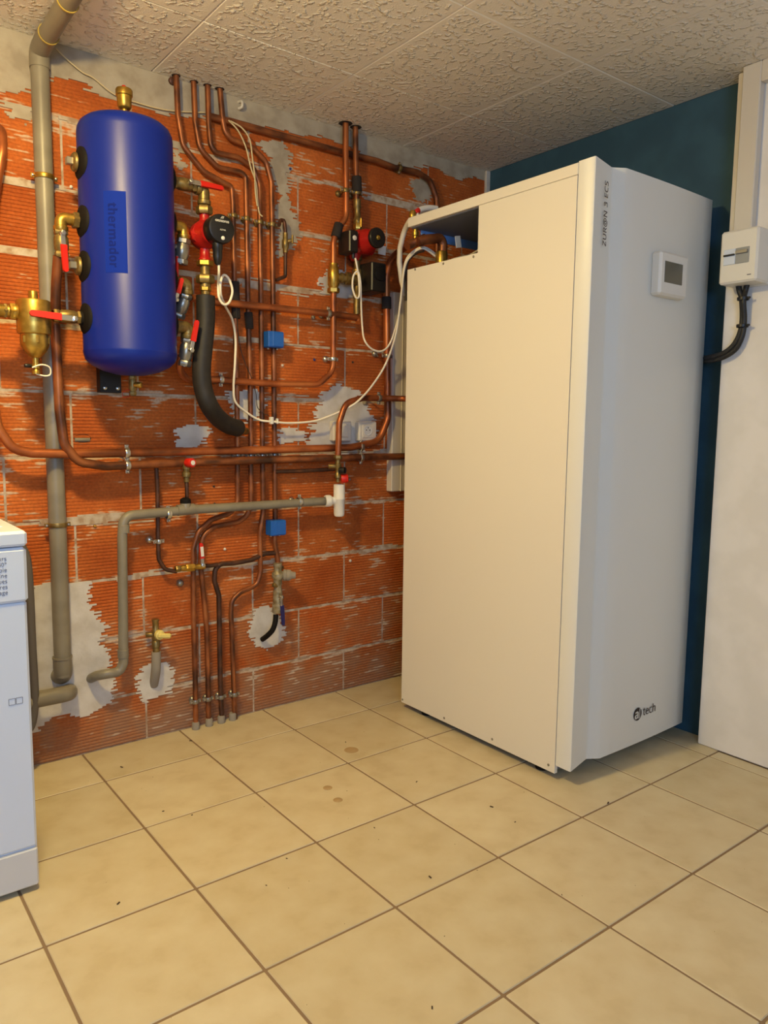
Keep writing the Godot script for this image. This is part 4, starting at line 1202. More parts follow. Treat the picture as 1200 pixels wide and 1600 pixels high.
	pipe("heating_pipe", [Vector3(0.5041, 2.184, 0.024), Vector3(0.514, 2.074, 0.024), Vector3(0.5227, 2.036, 0.024), Vector3(0.5459, 2.021, 0.024), Vector3(0.6224, 2.013, 0.024), Vector3(0.6764, 1.974, 0.024), Vector3(0.6962, 1.912, 0.024), Vector3(0.6979, 1.794, 0.024), Vector3(0.7008, 1.442, 0.024), Vector3(0.7032, 0.986, 0.024), Vector3(0.7043, 0.7228, 0.024), Vector3(0.7011, 0.642, 0.024), Vector3(0.7116, 0.5883, 0.024), Vector3(0.7168, 0.5444, 0.024)], 0.0096, 0.04, M.old_copper, "rightmost of the four copper ceiling pipes, carrying both blue boxes")
	pipe("heating_pipe", [Vector3(0.7009, 0.599, 0.024), Vector3(0.6609, 0.6004, 0.024), Vector3(0.6033, 0.5824, 0.024), Vector3(0.5372, 0.5775, 0.024), Vector3(0.4828, 0.5808, 0.024), Vector3(0.463, 0.5624, 0.024), Vector3(0.46, 0.5215, 0.024), Vector3(0.4762, 0.4689, 0.024), Vector3(0.4767, 0.1647, 0.024), Vector3(0.4818, 0.0012, 0.024)], 0.0088, 0.03, M.dark_copper, "dark copper branch pipe from the filling valve curving down to the floor")
	var k := 0
	for p in [Vector3(0.3806, 0, 0.0254), Vector3(0.4315, 0, 0.02), Vector3(0.4779, 0, 0.032), Vector3(0.523, 0, 0.0429)]:
		mb = MB.new()
		mb.lathe(Vector3(p.x, 0, 0.025), Vector3.UP, [Vector2(0.0135, 0), Vector2(0.0135, 0.022), Vector2(0.0105, 0.027), Vector2(0, 0.027)], 14)
		tag(obj("pipe_sleeve", mb, M.cement_grey), ["grey sleeve at the floor round the leftmost copper pipe", "second from left of the grey pipe sleeves at the floor", "third from left of the grey pipe sleeves at the floor", "rightmost of the grey pipe sleeves at the floor"][k], "pipe sleeve")
		k += 1
	# sleeves of black foam
	k = 0
	for s in [[Vector3(0.5509, 1.557, 0.026), Vector3(0.5542, 1.433, 0.026), 0.015], [Vector3(0.6042, 1.46, 0.02), Vector3(0.6086, 1.403, 0.02), 0.0145], [Vector3(0.9653, 1.811, 0.05), Vector3(0.9485, 1.76, 0.05), 0.018], [Vector3(1.046, 1.996, 0.045), Vector3(1.049, 1.941, 0.045), 0.0185], [Vector3(1.19, 1.572, 0.05), Vector3(1.191, 1.526, 0.05), 0.019]]:
		mb = MB.new()
		mb.cyl(s[0], s[1], s[2], 18, 0.002)
		tag(obj("foam_sleeve", mb, M.foam_sleeve), ["long black foam sleeve on the leftmost heating pipe", "short black foam sleeve on the second heating pipe", "black foam sleeve on the slanting pipe left of the wall pump", "black foam sleeve on the ceiling pipe above the wall pump", "short black foam sleeve on the pipe beside the cabinet"][k], "insulation")
		k += 1
	# drain stub
	var d := thing("drain_stub", Vector3(0.7478, 1.602, 0.03), "small hooked copper drain stub with a brass cock right of the heating pipes", "drain valve")
	mb = MB.new()
	mb.tube(bent([Vector3(0.7112, 1.765, 0.05), Vector3(0.7279, 1.789, 0.03), Vector3(0.7434, 1.791, 0.03), Vector3(0.7485, 1.757, 0.03), Vector3(0.7478, 1.598, 0.03), Vector3(0.7086, 1.58, 0.03)], 0.012), 0.0065, 12)
	obj("stub_pipe", mb, M.dark_copper, d)
	mb = MB.new()
	mb.lathe(Vector3(0.7484, 1.748, 0.03), Vector3.DOWN, [Vector2(0, 0), Vector2(0.009, 0), Vector2(0.009, 0.02), Vector2(0.0125, 0.026), Vector2(0.0125, 0.05), Vector2(0.009, 0.055), Vector2(0.009, 0.068), Vector2(0, 0.068)], 16)
	mb.cyl(Vector3(0.7483, 1.715, 0.03), Vector3(0.7657, 1.724, 0.045), 0.006, 12)
	mb.box(at(Vector3(0.7666, 1.726, 0.048)), Vector3(0.006, 0.03, 0.006), 0.001)
	obj("cock", mb, M.dull_brass, d)
	# thin feed pipe and its stop valve
	pipe("feed_pipe", [Vector3(0.2575, 0.9339, 0.03), Vector3(0.2601, 0.8642, 0.03), Vector3(0.2578, 0.6722, 0.03), Vector3(0.2587, 0.6203, 0.03), Vector3(0.2799, 0.5833, 0.03), Vector3(0.3201, 0.5723, 0.03)], 0.007, 0.03, M.dark_copper, "thin dark copper pipe dropping from the lower long pipe to the yellow brass valve")
	var a: Vector3 = Vector3(0.3137, 0.5826, 0.035)
	var b: Vector3 = Vector3(0.4247, 0.5818, 0.035)
	var v := thing("stop_valve", a, "yellow brass stop valve with small upright red lever between two thin pipes", "valve")
	mb = MB.new()
	var dir := (b - a).normalized()
	var l := a.distance_to(b)
	mb.lathe(a, dir, [Vector2(0, 0), Vector2(0.0095, 0), Vector2(0.0095, l * 0.2), Vector2(0.0115, l * 0.24), Vector2(0.0115, l * 0.36), Vector2(0.010, l * 0.38), Vector2(0.010, l * 0.6), Vector2(0.008, l * 0.66), Vector2(0.0115, l * 0.74), Vector2(0.0115, l * 0.94), Vector2(0, l)], 18)
	obj("body", mb, M.brass, v)
	nut(v, a.lerp(b, 0.33), a.lerp(b, 0.62), 0.0145, M.brass)
	nut(v, a.lerp(b, 0.0), a.lerp(b, 0.16), 0.012, M.dull_brass)
	var lv := lever(v, Vector3(0.4053, 0.5888, 0.052), Vector3(-0.08, 1, 0), Vector3(0, 0, 1), 0.078, 0.0145, M.red_grip)
	mb = MB.new()
	mb.box(Transform3D(Basis(Vector3(0, 0, 1), 0.08), Vector3(0.4015, 0.6366, 0.0572)), Vector3(0.011, 0.034, 0.001), 0.0003)
	obj("paper_label", mb, M.white_plastic, lv)
	pipe("feed_pipe", [Vector3(0.4228, 0.5819, 0.034), Vector3(0.446, 0.5788, 0.03), Vector3(0.4702, 0.5808, 0.03)], 0.007, 0.03, M.dark_copper, "very short copper piece joining the yellow stop valve to the dark branch pipe")
	pipe("dead_leg", [Vector3(0.702, 0.9001, 0.03), Vector3(0.8107, 0.8993, 0.03), Vector3(0.96, 0.9025, 0.03)], 0.0075, 0.03, M.dark_copper, "dark level pipe ending behind the safety group above the white trap")
	# relief valve with red cap on the lower long pipe
	var rv := thing("relief_valve", Vector3(0.3477, 0.8842, 0.06), "brass relief valve with red cap on the lower long pipe draining into the grey pipe", "valve")
	var rp: Vector3 = Vector3(0.3488, 0.9396, 0.06)
	mb = MB.new()
	mb.lathe(rp, Vector3.DOWN, [Vector2(0.0, -0.004), Vector2(0.013, -0.004), Vector2(0.013, 0.02), Vector2(0.0105, 0.022), Vector2(0.0105, 0.027), Vector2(0.0145, 0.029), Vector2(0.0145, 0.044), Vector2(0.0095, 0.046), Vector2(0.0095, 0.062), Vector2(0, 0.063)], 18)
	obj("body", mb, M.dull_brass, rv)
	mb = MB.new()
	mb.cyl(rp + Vector3(0, -0.06, 0), rp + Vector3(0, -0.12, 0.001), 0.0066, 14)
	obj("tail_pipe", mb, M.dark_copper, rv)
	mb = MB.new()
	mb.lathe(rp + Vector3(0, 0.002, 0.008), Vector3(0.25, 0.05, 1), [Vector2(0, 0), Vector2(0.0135, 0), Vector2(0.0155, 0.003), Vector2(0.0155, 0.026), Vector2(0.013, 0.03), Vector2(0, 0.03)], 20)
	var cap := obj("cap", mb, M.red_grip, rv)
	mb = MB.new()
	mb.lathe(rp + Vector3(0.0075, 0.0035, 0.0378), Vector3(0.25, 0.05, 1), [Vector2(0.008, -0.001), Vector2(0.008, 0.001), Vector2(0, 0.0014)], 18)
	obj("cap_label", mb, M.white_plastic, cap)
	# pipe to the safety group over the white trap
	pipe("overflow_pipe", [Vector3(1.224, 1.175, 0.2), Vector3(1.238, 1.177, 0.12), Vector3(1.157, 1.178, 0.085), Vector3(1.051, 1.175, 0.085), Vector3(0.9742, 1.154, 0.085), Vector3(0.9454, 1.081, 0.085), Vector3(0.9429, 1.01, 0.085), Vector3(0.9403, 0.947, 0.085)], 0.0118, 0.06, M.copper, "copper pipe leaving the cabinet level and curving down over the white trap")
	var sg := thing("safety_group", Vector3(0.9408, 0.8599, 0.085), "brass safety group with black knob and red knob above the white trap", "valve")
	var s0: Vector3 = Vector3(0.9403, 0.9567, 0.085)
	mb = MB.new()
	mb.lathe(s0, Vector3.DOWN, [Vector2(0.0, 0), Vector2(0.0135, 0), Vector2(0.0135, 0.012), Vector2(0.009, 0.014), Vector2(0.009, 0.028), Vector2(0.0125, 0.031), Vector2(0.0125, 0.048), Vector2(0.009, 0.052), Vector2(0.009, 0.066), Vector2(0.0115, 0.069), Vector2(0.0115, 0.083), Vector2(0.007, 0.086), Vector2(0.007, 0.1), Vector2(0, 0.1)], 20)
	mb.cyl(s0 + Vector3(-0.03, -0.04, -0.02), s0 + Vector3(0, -0.04, 0), 0.009, 14)
	obj("body", mb, M.dull_brass, sg)
	nut(sg, s0 + Vector3(0, 0.002, 0), s0 + Vector3(0, -0.014, 0), 0.0165, M.dull_brass)
	mb = MB.new()
	mb.lathe(Vector3(0.9446, 0.9014, 0.092), Vector3(0.6, 0.05, 1), [Vector2(0, 0), Vector2(0.013, 0), Vector2(0.0135, 0.004), Vector2(0.0125, 0.022), Vector2(0, 0.024)], 18)
	obj("knob", mb, M.black_plastic, sg)
	mb = MB.new()
	mb.lathe(Vector3(0.9533, 0.8694, 0.088), Vector3(1, 0.1, 0.55), [Vector2(0, 0), Vector2(0.0165, 0), Vector2(0.0175, 0.003), Vector2(0.017, 0.022), Vector2(0.014, 0.026), Vector2(0, 0.026)], 20)
	obj("knob", mb, M.red_grip, sg)
	# white trap
	var tp := thing("trap", Vector3(0.9473, 0.7251, 0.085), "white plastic trap cup collecting the overflow at the end of the grey pipe", "trap")
	var t0: Vector3 = Vector3(0.9467, 0.8475, 0.085)
	mb = MB.new()
	mb.lathe(t0, Vector3.DOWN, [Vector2(0.014, 0.012), Vector2(0.0165, 0.0), Vector2(0.0215, 0), Vector2(0.0215, 0.05), Vector2(0.0225, 0.051), Vector2(0.0225, 0.057), Vector2(0.0215, 0.058), Vector2(0.0205, 0.112), Vector2(0.018, 0.12), Vector2(0.012, 0.123), Vector2(0, 0.124)], 28)
	mb.lathe(t0 + Vector3(0, -0.012, 0), Vector3.DOWN, [Vector2(0, 0), Vector2(0.0145, 0)], 20)
	obj("cup", mb, M.white_plastic, tp)
	mb = MB.new()
	mb.lathe(t0 + Vector3(-0.012, -0.06, -0.004), Vector3(-1, -0.04, -0.25), [Vector2(0.014, 0), Vector2(0.014, 0.016), Vector2(0.02, 0.02), Vector2(0.0225, 0.026), Vector2(0.0225, 0.038), Vector2(0.021, 0.043), Vector2(0.016, 0.044)], 24)
	obj("side_nut", mb, M.white_plastic, tp)
	# filling valve with blue lever
	var fv := thing("filling_valve", Vector3(0.6955, 0.3606, 0.05), "weathered brass filling valve with blue lever and black hose end over white plaster", "valve")
	var f0: Vector3 = Vector3(0.7022, 0.5636, 0.045)
	mb = MB.new()
	mb.lathe(f0, Vector3(-0.02, -1, 0.02), [Vector2(0, 0), Vector2(0.016, 0), Vector2(0.016, 0.014), Vector2(0.014, 0.016), Vector2(0.014, 0.028), Vector2(0.0215, 0.036), Vector2(0.0225, 0.05), Vector2(0.016, 0.06), Vector2(0.0165, 0.078), Vector2(0.0135, 0.085), Vector2(0.0175, 0.108), Vector2(0.0175, 0.15), Vector2(0.02, 0.152), Vector2(0.02, 0.182), Vector2(0.017, 0.186), Vector2(0, 0.186)], 22)
	var fb := obj("body", mb, M.worn_brass, fv)
	mb = MB.new()
	mb.lathe(f0 + Vector3(0.004, -0.044, 0.003), Vector3(1, -0.05, 0.5), [Vector2(0.014, 0), Vector2(0.014, 0.014), Vector2(0.021, 0.016), Vector2(0.021, 0.024), Vector2(0.0185, 0.025), Vector2(0.021, 0.028), Vector2(0.020, 0.04), Vector2(0.014, 0.046), Vector2(0.012, 0.06), Vector2(0, 0.061)], 22)
	obj("side_cap", mb, M.cement_grey, fb)
	mb = MB.new()
	mb.cyl(f0 + Vector3(0.0, -0.086, 0.004), f0 + Vector3(-0.026, -0.076, 0.012), 0.008, 12)
	mb.cyl(f0 + Vector3(0.0, -0.026, 0.004), f0 + Vector3(0.024, -0.018, -0.006), 0.007, 12)
	obj("boss", mb, M.dull_brass, fb)
	lv = lever(fv, Vector3(0.7034, 0.4408, 0.07), Vector3(0.06, -1, 0), Vector3(0.35, 0, 1), 0.108, 0.0145, M.blue_handle)
	mb = MB.new()
	mb.tube(smooth([Vector3(0.6902, 0.3735, 0.05), Vector3(0.6845, 0.3464, 0.055), Vector3(0.6736, 0.3191, 0.055), Vector3(0.6604, 0.296, 0.04), Vector3(0.6553, 0.2752, 0.01)], 6), 0.0098, 16)
	obj("hose_end", mb, M.black_rubber, fv)
	# tap with yellow handle rising from its sleeve
	var yt := thing("tap", Vector3(0.2456, 0.3463, 0.03), "old brass tap with pale yellow handle low on the wall above a plastered sleeve", "tap")
	var y0: Vector3 = Vector3(0.2424, 0.3026, 0.03)
	mb = MB.new()
	mb.lathe(y0, Vector3.UP, [Vector2(0, 0), Vector2(0.0115, 0), Vector2(0.0115, 0.02), Vector2(0.014, 0.022), Vector2(0.014, 0.04), Vector2(0.0115, 0.043), Vector2(0.0135, 0.05), Vector2(0.0135, 0.078), Vector2(0.0105, 0.082), Vector2(0.0105, 0.108), Vector2(0.012, 0.11), Vector2(0.012, 0.116), Vector2(0, 0.116)], 18)
	mb.cyl(y0 + Vector3(-0.002, 0.064, 0), y0 + Vector3(-0.03, 0.064, -0.012), 0.009, 14)
	obj("body", mb, M.dull_brass, yt)
	mb = MB.new()
	var kp := y0 + Vector3(0.004, 0.066, 0.012)
	mb.lathe(kp, Vector3(0.15, 0, 1), [Vector2(0, 0), Vector2(0.015, 0), Vector2(0.017, 0.004), Vector2(0.016, 0.014), Vector2(0.01, 0.018), Vector2(0, 0.019)], 20)
	mb.box(Transform3D(Basis(Vector3(0, 0, 1), -0.18), kp + Vector3(0.014, -0.003, 0.02)), Vector3(0.046, 0.017, 0.013), 0.005)
	obj("handle", mb, M.yellow_knob, yt)
	mb = MB.new()
	mb.tube(smooth([Vector3(0.2425, 0.307, 0.03), Vector3(0.2415, 0.2672, 0.03), Vector3(0.2415, 0.2294, 0.022), Vector3(0.2442, 0.1804, -0.006)], 4), 0.0155, 16)
	tag(obj("wall_sleeve", mb, M.cement_grey), "greyish cement covered sleeve below the yellow handled tap", "pipe sleeve")

func clips() -> void:
	clip(Vector3(-0.0567, 1.778, 0.032), Vector3.UP, 0.0255, M.brass, "brass clip round the grey soil stack left of the tank's top")
	clip(Vector3(-0.0566, 0.7595, 0.032), Vector3.UP, 0.0255, M.dull_brass, "clip round the grey soil stack beside the washing machine top")
	clip(Vector3(0.2825, 0.7746, 0.062), Vector3(1, 0.03, 0), 0.0155, M.steel, "steel clip on the slim grey waste pipe left of its tee")
	clip(Vector3(0.7855, 0.7881, 0.062), Vector3(1, 0.03, 0), 0.0155, M.steel, "steel clip on the slim grey waste pipe near the white trap")
	clip(Vector3(0.1502, 0.9776, 0.064), Vector3.RIGHT, 0.0138, M.steel, "steel clip on the upper long copper pipe below the blue tank")
	clip(Vector3(0.1504, 0.9382, 0.066), Vector3.RIGHT, 0.0138, M.steel, "steel clip on the lower long copper pipe below the blue tank")
	clip(Vector3(1.073, 0.9882, 0.05), Vector3.RIGHT, 0.0138, M.steel, "steel clip on the upper long copper pipe under the right socket")
	clip(Vector3(1.073, 0.9457, 0.05), Vector3.RIGHT, 0.0138, M.steel, "steel clip on the lower long copper pipe under the right socket")
	clip(Vector3(0.4822, 1.221, 0.05), Vector3.RIGHT, 0.0115, M.steel, "steel clip just right of the black hose on the lowest tank pipe")
	clip(Vector3(0.9183, 1.482, 0.05), Vector3.RIGHT, 0.0125, M.dull_nickel, "clip at the right end of the level pipe under the brass valve")
	clip(Vector3(0.939, 1.317, 0.05), Vector3.UP, 0.0115, M.steel, "steel clip with round base left of the rising copper pipe's bend", "", true, Vector3(0.9373, 1.32, 0) - Vector3(Vector3(0.939, 1.317, 0.05).x, Vector3(0.939, 1.317, 0.05).y, 0))
	clip(Vector3(1.131, 1.177, 0.085), Vector3.RIGHT, 0.0118, M.dull_nickel, "clip on the overflow pipe beside the cabinet")
	clip(Vector3(0.2602, 0.6806, 0.03), Vector3.UP, 0.007, M.steel, "bright clip with round base on the thin feed pipe", "", true, Vector3(0.2389, 0.685, 0) - Vector3(Vector3(0.2602, 0.6806, 0.03).x, Vector3(0.2602, 0.6806, 0.03).y, 0))
	clip(Vector3(0.9933, 1.934, 0.05), Vector3.UP, 0.0115, M.dull_brass, "brass clip on the left ceiling pipe above the wall pump")
	clip(Vector3(1.049, 1.937, 0.045), Vector3.UP, 0.0125, M.dull_brass, "brass clip on the right ceiling pipe just under its foam sleeve")
	clip(Vector3(1.27, 2.078, 0.02), Vector3(1, -0.2, 0), 0.0115, M.dull_brass, "clip on the sloping top pipe near the room corner")
	clip(Vector3(1.197, 1.345, 0.05), Vector3.UP, 0.0138, M.dull_nickel, "clip on the upright copper pipe beside the cabinet below the white cables", "", true, Vector3(1.171, 1.355, 0) - Vector3(Vector3(1.197, 1.345, 0.05).x, Vector3(1.197, 1.345, 0.05).y, 0))
	var names := ["leftmost", "second from left", "third from left", "rightmost"]
	var k := 0
	for p in [Vector3(0.5488, 1.774, 0.026), Vector3(0.6001, 1.774, 0.02), Vector3(0.6498, 1.77, 0.024), Vector3(0.6978, 1.77, 0.024)]:
		clip(p, Vector3.UP, 0.0094, M.dull_brass, names[k] + " of the brass clips across the heating pipes beside the black pump head")
		k += 1
	k = 0
	for p in [Vector3(0.5534, 0.9628, 0.026), Vector3(0.6091, 0.9594, 0.02), Vector3(0.6532, 0.9589, 0.024), Vector3(0.7031, 0.9604, 0.024)]:
		clip(p, Vector3.UP, 0.0094, M.dull_nickel, names[k] + " of the dull clips on the heating pipes between the two long pipes")
		k += 1
	k = 0
	for p in [Vector3(0.3798, 0.1011, 0.026), Vector3(0.4307, 0.0975, 0.02), Vector3(0.4781, 0.0955, 0.024), Vector3(0.5311, 0.0936, 0.024)]:
		clip(p, Vector3.UP, 0.0092, M.dull_nickel, names[k] + " of the clips low on the pipes just above the floor")
		k += 1
	plug(Vector3(0.3429, 0.5246, 0), 0.013, M.dull_nickel, "round metal clip base without pipe under the yellow stop valve", "", "clip_base", "clip base")
	plug(Vector3(0.8827, 1.47, 0), 0.009, M.dull_nickel, "small metal clip base left of the brass valve pipe", "", "clip_base", "clip base")
	plug(Vector3(1.123, 1.161, 0), 0.011, M.cement_grey, "grey round clip base under the overflow pipe above the right socket", "", "clip_base", "clip base")
	plug(Vector3(0.5122, 0.6274, 0), 0.005, M.white_plastic, "white wall plug right of the small red lever")
	plug(Vector3(0.7505, 1.286, 0), 0.005, M.ivory_plastic, "pale wall plug right of the upper blue box")
	plug(Vector3(1.059, 0.5302, 0), 0.006, M.ivory_plastic, "pale wall plug below and right of the white trap")
	plug(Vector3(0.0634, 0.7431, 0), 0.005, M.brass, "brass screw in the mortar joint right of the soil stack", "", "wall_screw", "screw")
	plug(Vector3(0.0268, 1.774, 0), 0.005, M.white_plastic, "white wall plug between soil stack and blue tank")
	plug(Vector3(0.9052, 1.596, 0), 0.006, M.ivory_plastic, "cream wall plug beside the plaster left of the brass valve")
	plug(Vector3(1.054, 0.8578, 0), 0.005, M.dull_nickel, "small screw in the wall right of the red knob", "", "wall_screw", "screw")
	plug(Vector3(0.4754, 0.7924, 0), 0.004, M.hole_dark, "lower of two small dark drill holes above the grey waste pipe", "", "drill_hole", "hole")
	plug(Vector3(0.474, 0.8534, 0), 0.004, M.hole_dark, "upper of two small dark drill holes above the grey waste pipe", "", "drill_hole", "hole")
	plug(Vector3(1.065, 1.316, 0), 0.004, M.hole_dark, "small dark drill hole between the bending pipe and the white cables", "", "drill_hole", "hole")
	plug(Vector3(0.8885, 1.315, 0), 0.005, M.blue_chalk, "blue plug in the brick left of the bending copper pipe")
	plug(Vector3(0.7853, 1.981, 0), 0.005, M.blue_chalk, "blue plug at the edge of the plaster strip under the sloping pipe")
	var h: Vector3 = Vector3(0.5831, 2.145, 0)
	var mb := MB.new()
	mb.tube(smooth([h + Vector3(0, 0.012, -0.002), h + Vector3(0.004, 0.008, 0.02), h + Vector3(0.002, -0.01, 0.024), h + Vector3(-0.004, -0.014, 0.012)]), 0.0045, 10)
	tag(obj("wall_hook", mb, M.ivory_plastic), "small white plastic hook on plaster right of the four ceiling pipes", "hook")
	mb = MB.new()
	h = Vector3(0.3488, 2.16, 0)
	mb.cyl(h + Vector3(0, 0, -0.002), h + Vector3(0.0, -0.002, 0.012), 0.012, 16)
	tag(obj("pipe_stub", mb, M.dark_copper), "short dark capped pipe stub at the top left of the ceiling pipes", "pipe")

# ---------------------------------------------------------------- pump, mixing valve and boxes right of the pipes
func right_group() -> void:
	# brass mixing body on the rising pipe
	var a: Vector3 = Vector3(0.9404, 1.665, 0.05)
	var b: Vector3 = Vector3(0.9408, 1.559, 0.05)
	var t := thing("check_valve", b, "yellow brass valve body on the rising copper pipe left of the black motor", "valve")
	var mb := MB.new()
	var l := a.distance_to(b)
	mb.lathe(a, b - a, [Vector2(0, 0), Vector2(0.017, 0), Vector2(0.0175, 0.012), Vector2(0.0205, 0.016), Vector2(0.0215, l * 0.4), Vector2(0.0215, l * 0.72), Vector2(0.018, l * 0.78), Vector2(0.0185, l), Vector2(0, l)], 22)
	obj("body", mb, M.brass, t)
	nut(t, a.lerp(b, 0.82), b, 0.023, M.brass)
	mb = MB.new()
	mb.lathe(Vector3(0.9463, 1.617, 0.05), Vector3(1, 0.0, 0.15), [Vector2(0.015, 0), Vector2(0.015, 0.022), Vector2(0.0195, 0.024), Vector2(0.0195, 0.032), Vector2(0.0155, 0.034), Vector2(0.016, 0.042), Vector2(0.023, 0.045), Vector2(0.023, 0.062), Vector2(0.018, 0.068), Vector2(0.018, 0.09), Vector2(0, 0.09)], 22)
	obj("outlet", mb, M.dull_brass, t)
	# fittings and pump on the other pipe
	t = thing("pipe_union", Vector3(1.047, 1.796, 0.05), "brass union with small lever just above the wall pump", "union")
	var u: Vector3 = Vector3(1.049, 1.913, 0.045)
	mb = MB.new()
	mb.lathe(u, Vector3(0.02, -1, 0.03), [Vector2(0, 0), Vector2(0.0145, 0), Vector2(0.0145, 0.03), Vector2(0.012, 0.034), Vector2(0.0125, 0.066), Vector2(0.0165, 0.07), Vector2(0.0165, 0.09), Vector2(0.0125, 0.094), Vector2(0.0125, 0.118), Vector2(0.0155, 0.121), Vector2(0.0155, 0.138), Vector2(0, 0.138)], 22)
	obj("body", mb, M.dull_brass, t)
	mb = MB.new()
	mb.box(at(Vector3(1.053, 1.827, 0.066)), Vector3(0.006, 0.034, 0.008), 0.001)
	mb.cyl(Vector3(1.05, 1.834, 0.05), Vector3(1.056, 1.836, 0.066), 0.006, 12)
	obj("small_lever", mb, M.brass, t)
	nut(t, Vector3(1.051, 1.837, 0.048), Vector3(1.048, 1.803, 0.052), 0.0165, M.brass)
	t = thing("circulator_pump", Vector3(1.06, 1.704, 0.05), "red wall pump with square black terminal box and round black disc", "pump")
	var p: Vector3 = Vector3(1.033, 1.753, 0.07)
	mb = MB.new()
	mb.box(at(p + Vector3(0.028, 0, -0.01)), Vector3(0.092, 0.086, 0.085), 0.016)
	mb.lathe(p + Vector3(0.02, 0.0, 0.03), Vector3(0, 0, 1), [Vector2(0, 0), Vector2(0.044, 0), Vector2(0.042, 0.02), Vector2(0.036, 0.03), Vector2(0.034, 0.06), Vector2(0, 0.06)], 28)
	mb.lathe(p + Vector3(0.006, -0.035, -0.02), Vector3.DOWN, [Vector2(0, 0), Vector2(0.024, 0), Vector2(0.02, 0.02), Vector2(0.016, 0.03), Vector2(0, 0.03)], 20)
	obj("motor_body", mb, M.red_paint, t)
	mb = MB.new()
	mb.lathe(p + Vector3(0.02, 0.0, 0.088), Vector3(0, 0, 1), [Vector2(0, 0), Vector2(0.034, 0), Vector2(0.0365, 0.003), Vector2(0.0365, 0.012), Vector2(0.033, 0.016), Vector2(0.012, 0.016), Vector2(0.011, 0.013), Vector2(0, 0.013)], 32)
	var disc := obj("end_disc", mb, M.black_plastic, t)
	mb = MB.new()
	mb.lathe(p + Vector3(0.02, 0.0, 0.1), Vector3(0, 0, 1), [Vector2(0.0085, 0), Vector2(0.0085, 0.007), Vector2(0.006, 0.009), Vector2(0, 0.009)], 16)
	obj("vent_screw", mb, M.brass, disc)
	mb = MB.new()
	var q: Vector3 = Vector3(0.9821, 1.739, 0.105)
	mb.box(at(q + Vector3(0, 0, -0.02)), Vector3(0.04, 0.078, 0.075), 0.004)
	var tb := obj("terminal_box", mb, M.black_plastic, t)
	mb = MB.new()
	mb.lathe(q + Vector3(0.002, 0.012, 0.017), Vector3(0, 0, 1), [Vector2(0.009, 0), Vector2(0.009, 0.002), Vector2(0.006, 0.004), Vector2(0, 0.004)], 14)
	obj("speed_knob", mb, M.ivory_plastic, tb)
	mb = MB.new()
	mb.lathe(q + Vector3(0.01, -0.038, -0.002), Vector3.DOWN, [Vector2(0, 0), Vector2(0.0065, 0), Vector2(0.0065, 0.012), Vector2(0.005, 0.02), Vector2(0, 0.02)], 14)
	obj("cable_gland", mb, M.black_plastic, tb)
	t = thing("motor_valve", Vector3(1.055, 1.543, 0.05), "black motor box on a brass valve below the red wall pump", "valve motor")
	mb = MB.new()
	var m0: Vector3 = Vector3(1.048, 1.712, 0.05)
	mb.lathe(m0, Vector3(0, -1, 0), [Vector2(0, 0), Vector2(0.018, 0), Vector2(0.018, 0.02), Vector2(0.0125, 0.024), Vector2(0.0125, 0.05), Vector2(0.019, 0.056), Vector2(0.019, 0.1), Vector2(0.0125, 0.106), Vector2(0.0125, 0.14), Vector2(0.0155, 0.143), Vector2(0.0155, 0.16), Vector2(0.0125, 0.162), Vector2(0.0125, 0.22), Vector2(0, 0.22)], 22)
	obj("body", mb, M.dull_brass, t)
	mb = MB.new()
	var mc: Vector3 = Vector3(1.089, 1.623, 0.085)
	mb.box(at(mc), Vector3(0.068, 0.106, 0.1), 0.004)
	var mo := obj("motor", mb, M.black_plastic, t)
	mb = MB.new()
	mb.lathe(mc + Vector3(0.002, 0.012, 0.048), Vector3(0, 0, 1), [Vector2(0.026, 0), Vector2(0.025, 0.008), Vector2(0.02, 0.01), Vector2(0, 0.01)], 24)
	obj("dial", mb, M.black_rubber, mo)
	mb = MB.new()
	mb.box(Transform3D(Basis(Vector3(0, 0, 1), -0.05), Vector3(1.158, 1.743, 0.06)), Vector3(0.036, 0.034, 0.002), 0.0004)
	tag(obj("paper_tag", mb, M.white_plastic), "small white paper tag beside the pump's black disc", "label tag")
	# blue boxes clipped on the pipe
	var k := 0
	for bp in [Vector3(0.6903, 1.37, 0.042), Vector3(0.6966, 0.6969, 0.042)]:
		t = thing("sensor_box", bp - Vector3(0, 0.03, 0), ["upper blue plastic box clipped on the heating pipe", "lower blue plastic box clipped on the heating pipe level with the grey waste pipe"][k], "sensor box")
		mb = MB.new()
		mb.box(at(bp), Vector3(0.062, 0.056, 0.044), 0.003)
		var bx := obj("case", mb, M.blue_plastic, t)
		mb = MB.new()
		mb.box(at(bp + Vector3(0.008, 0, 0.021)), Vector3(0.044, 0.05, 0.006), 0.002)
		obj("lid", mb, M.blue_plastic, bx)
		for e in [-0.018, 0.018]:
			mb = MB.new()
			mb.cyl(bp + Vector3(e, -0.027, -0.006), bp + Vector3(e, -0.034, -0.006), 0.004, 10)
			obj("terminal", mb, M.steel, t)
		k += 1
	# sockets on the plaster
	for s in [[Vector3(0.9555, 1.089, 0), Vector3(1.04, 1.007, 0)], [Vector3(1.076, 1.09, 0), Vector3(1.163, 1.006, 0)]]:
		var c: Vector3 = (s[0] + s[1]) * 0.5
		var right: bool = c.x > (Vector3(1.058, 1.057, 0)).x
		t = thing("wall_switch" if not right else "wall_socket", Vector3(c.x, c.y - 0.038, 0.01), "white square wall socket with round recess, right of the overflow pipe" if right else "white square wall switch half hidden behind the overflow pipe", "socket" if right else "switch")
		var w: float = absf(s[1].x - s[0].x)
		mb = MB.new()
		mb.box(at(Vector3(c.x, c.y, 0.016)), Vector3(w, 0.079, 0.034), 0.005)
		var fr := obj("frame", mb, M.ivory_plastic, t)
		mb = MB.new()
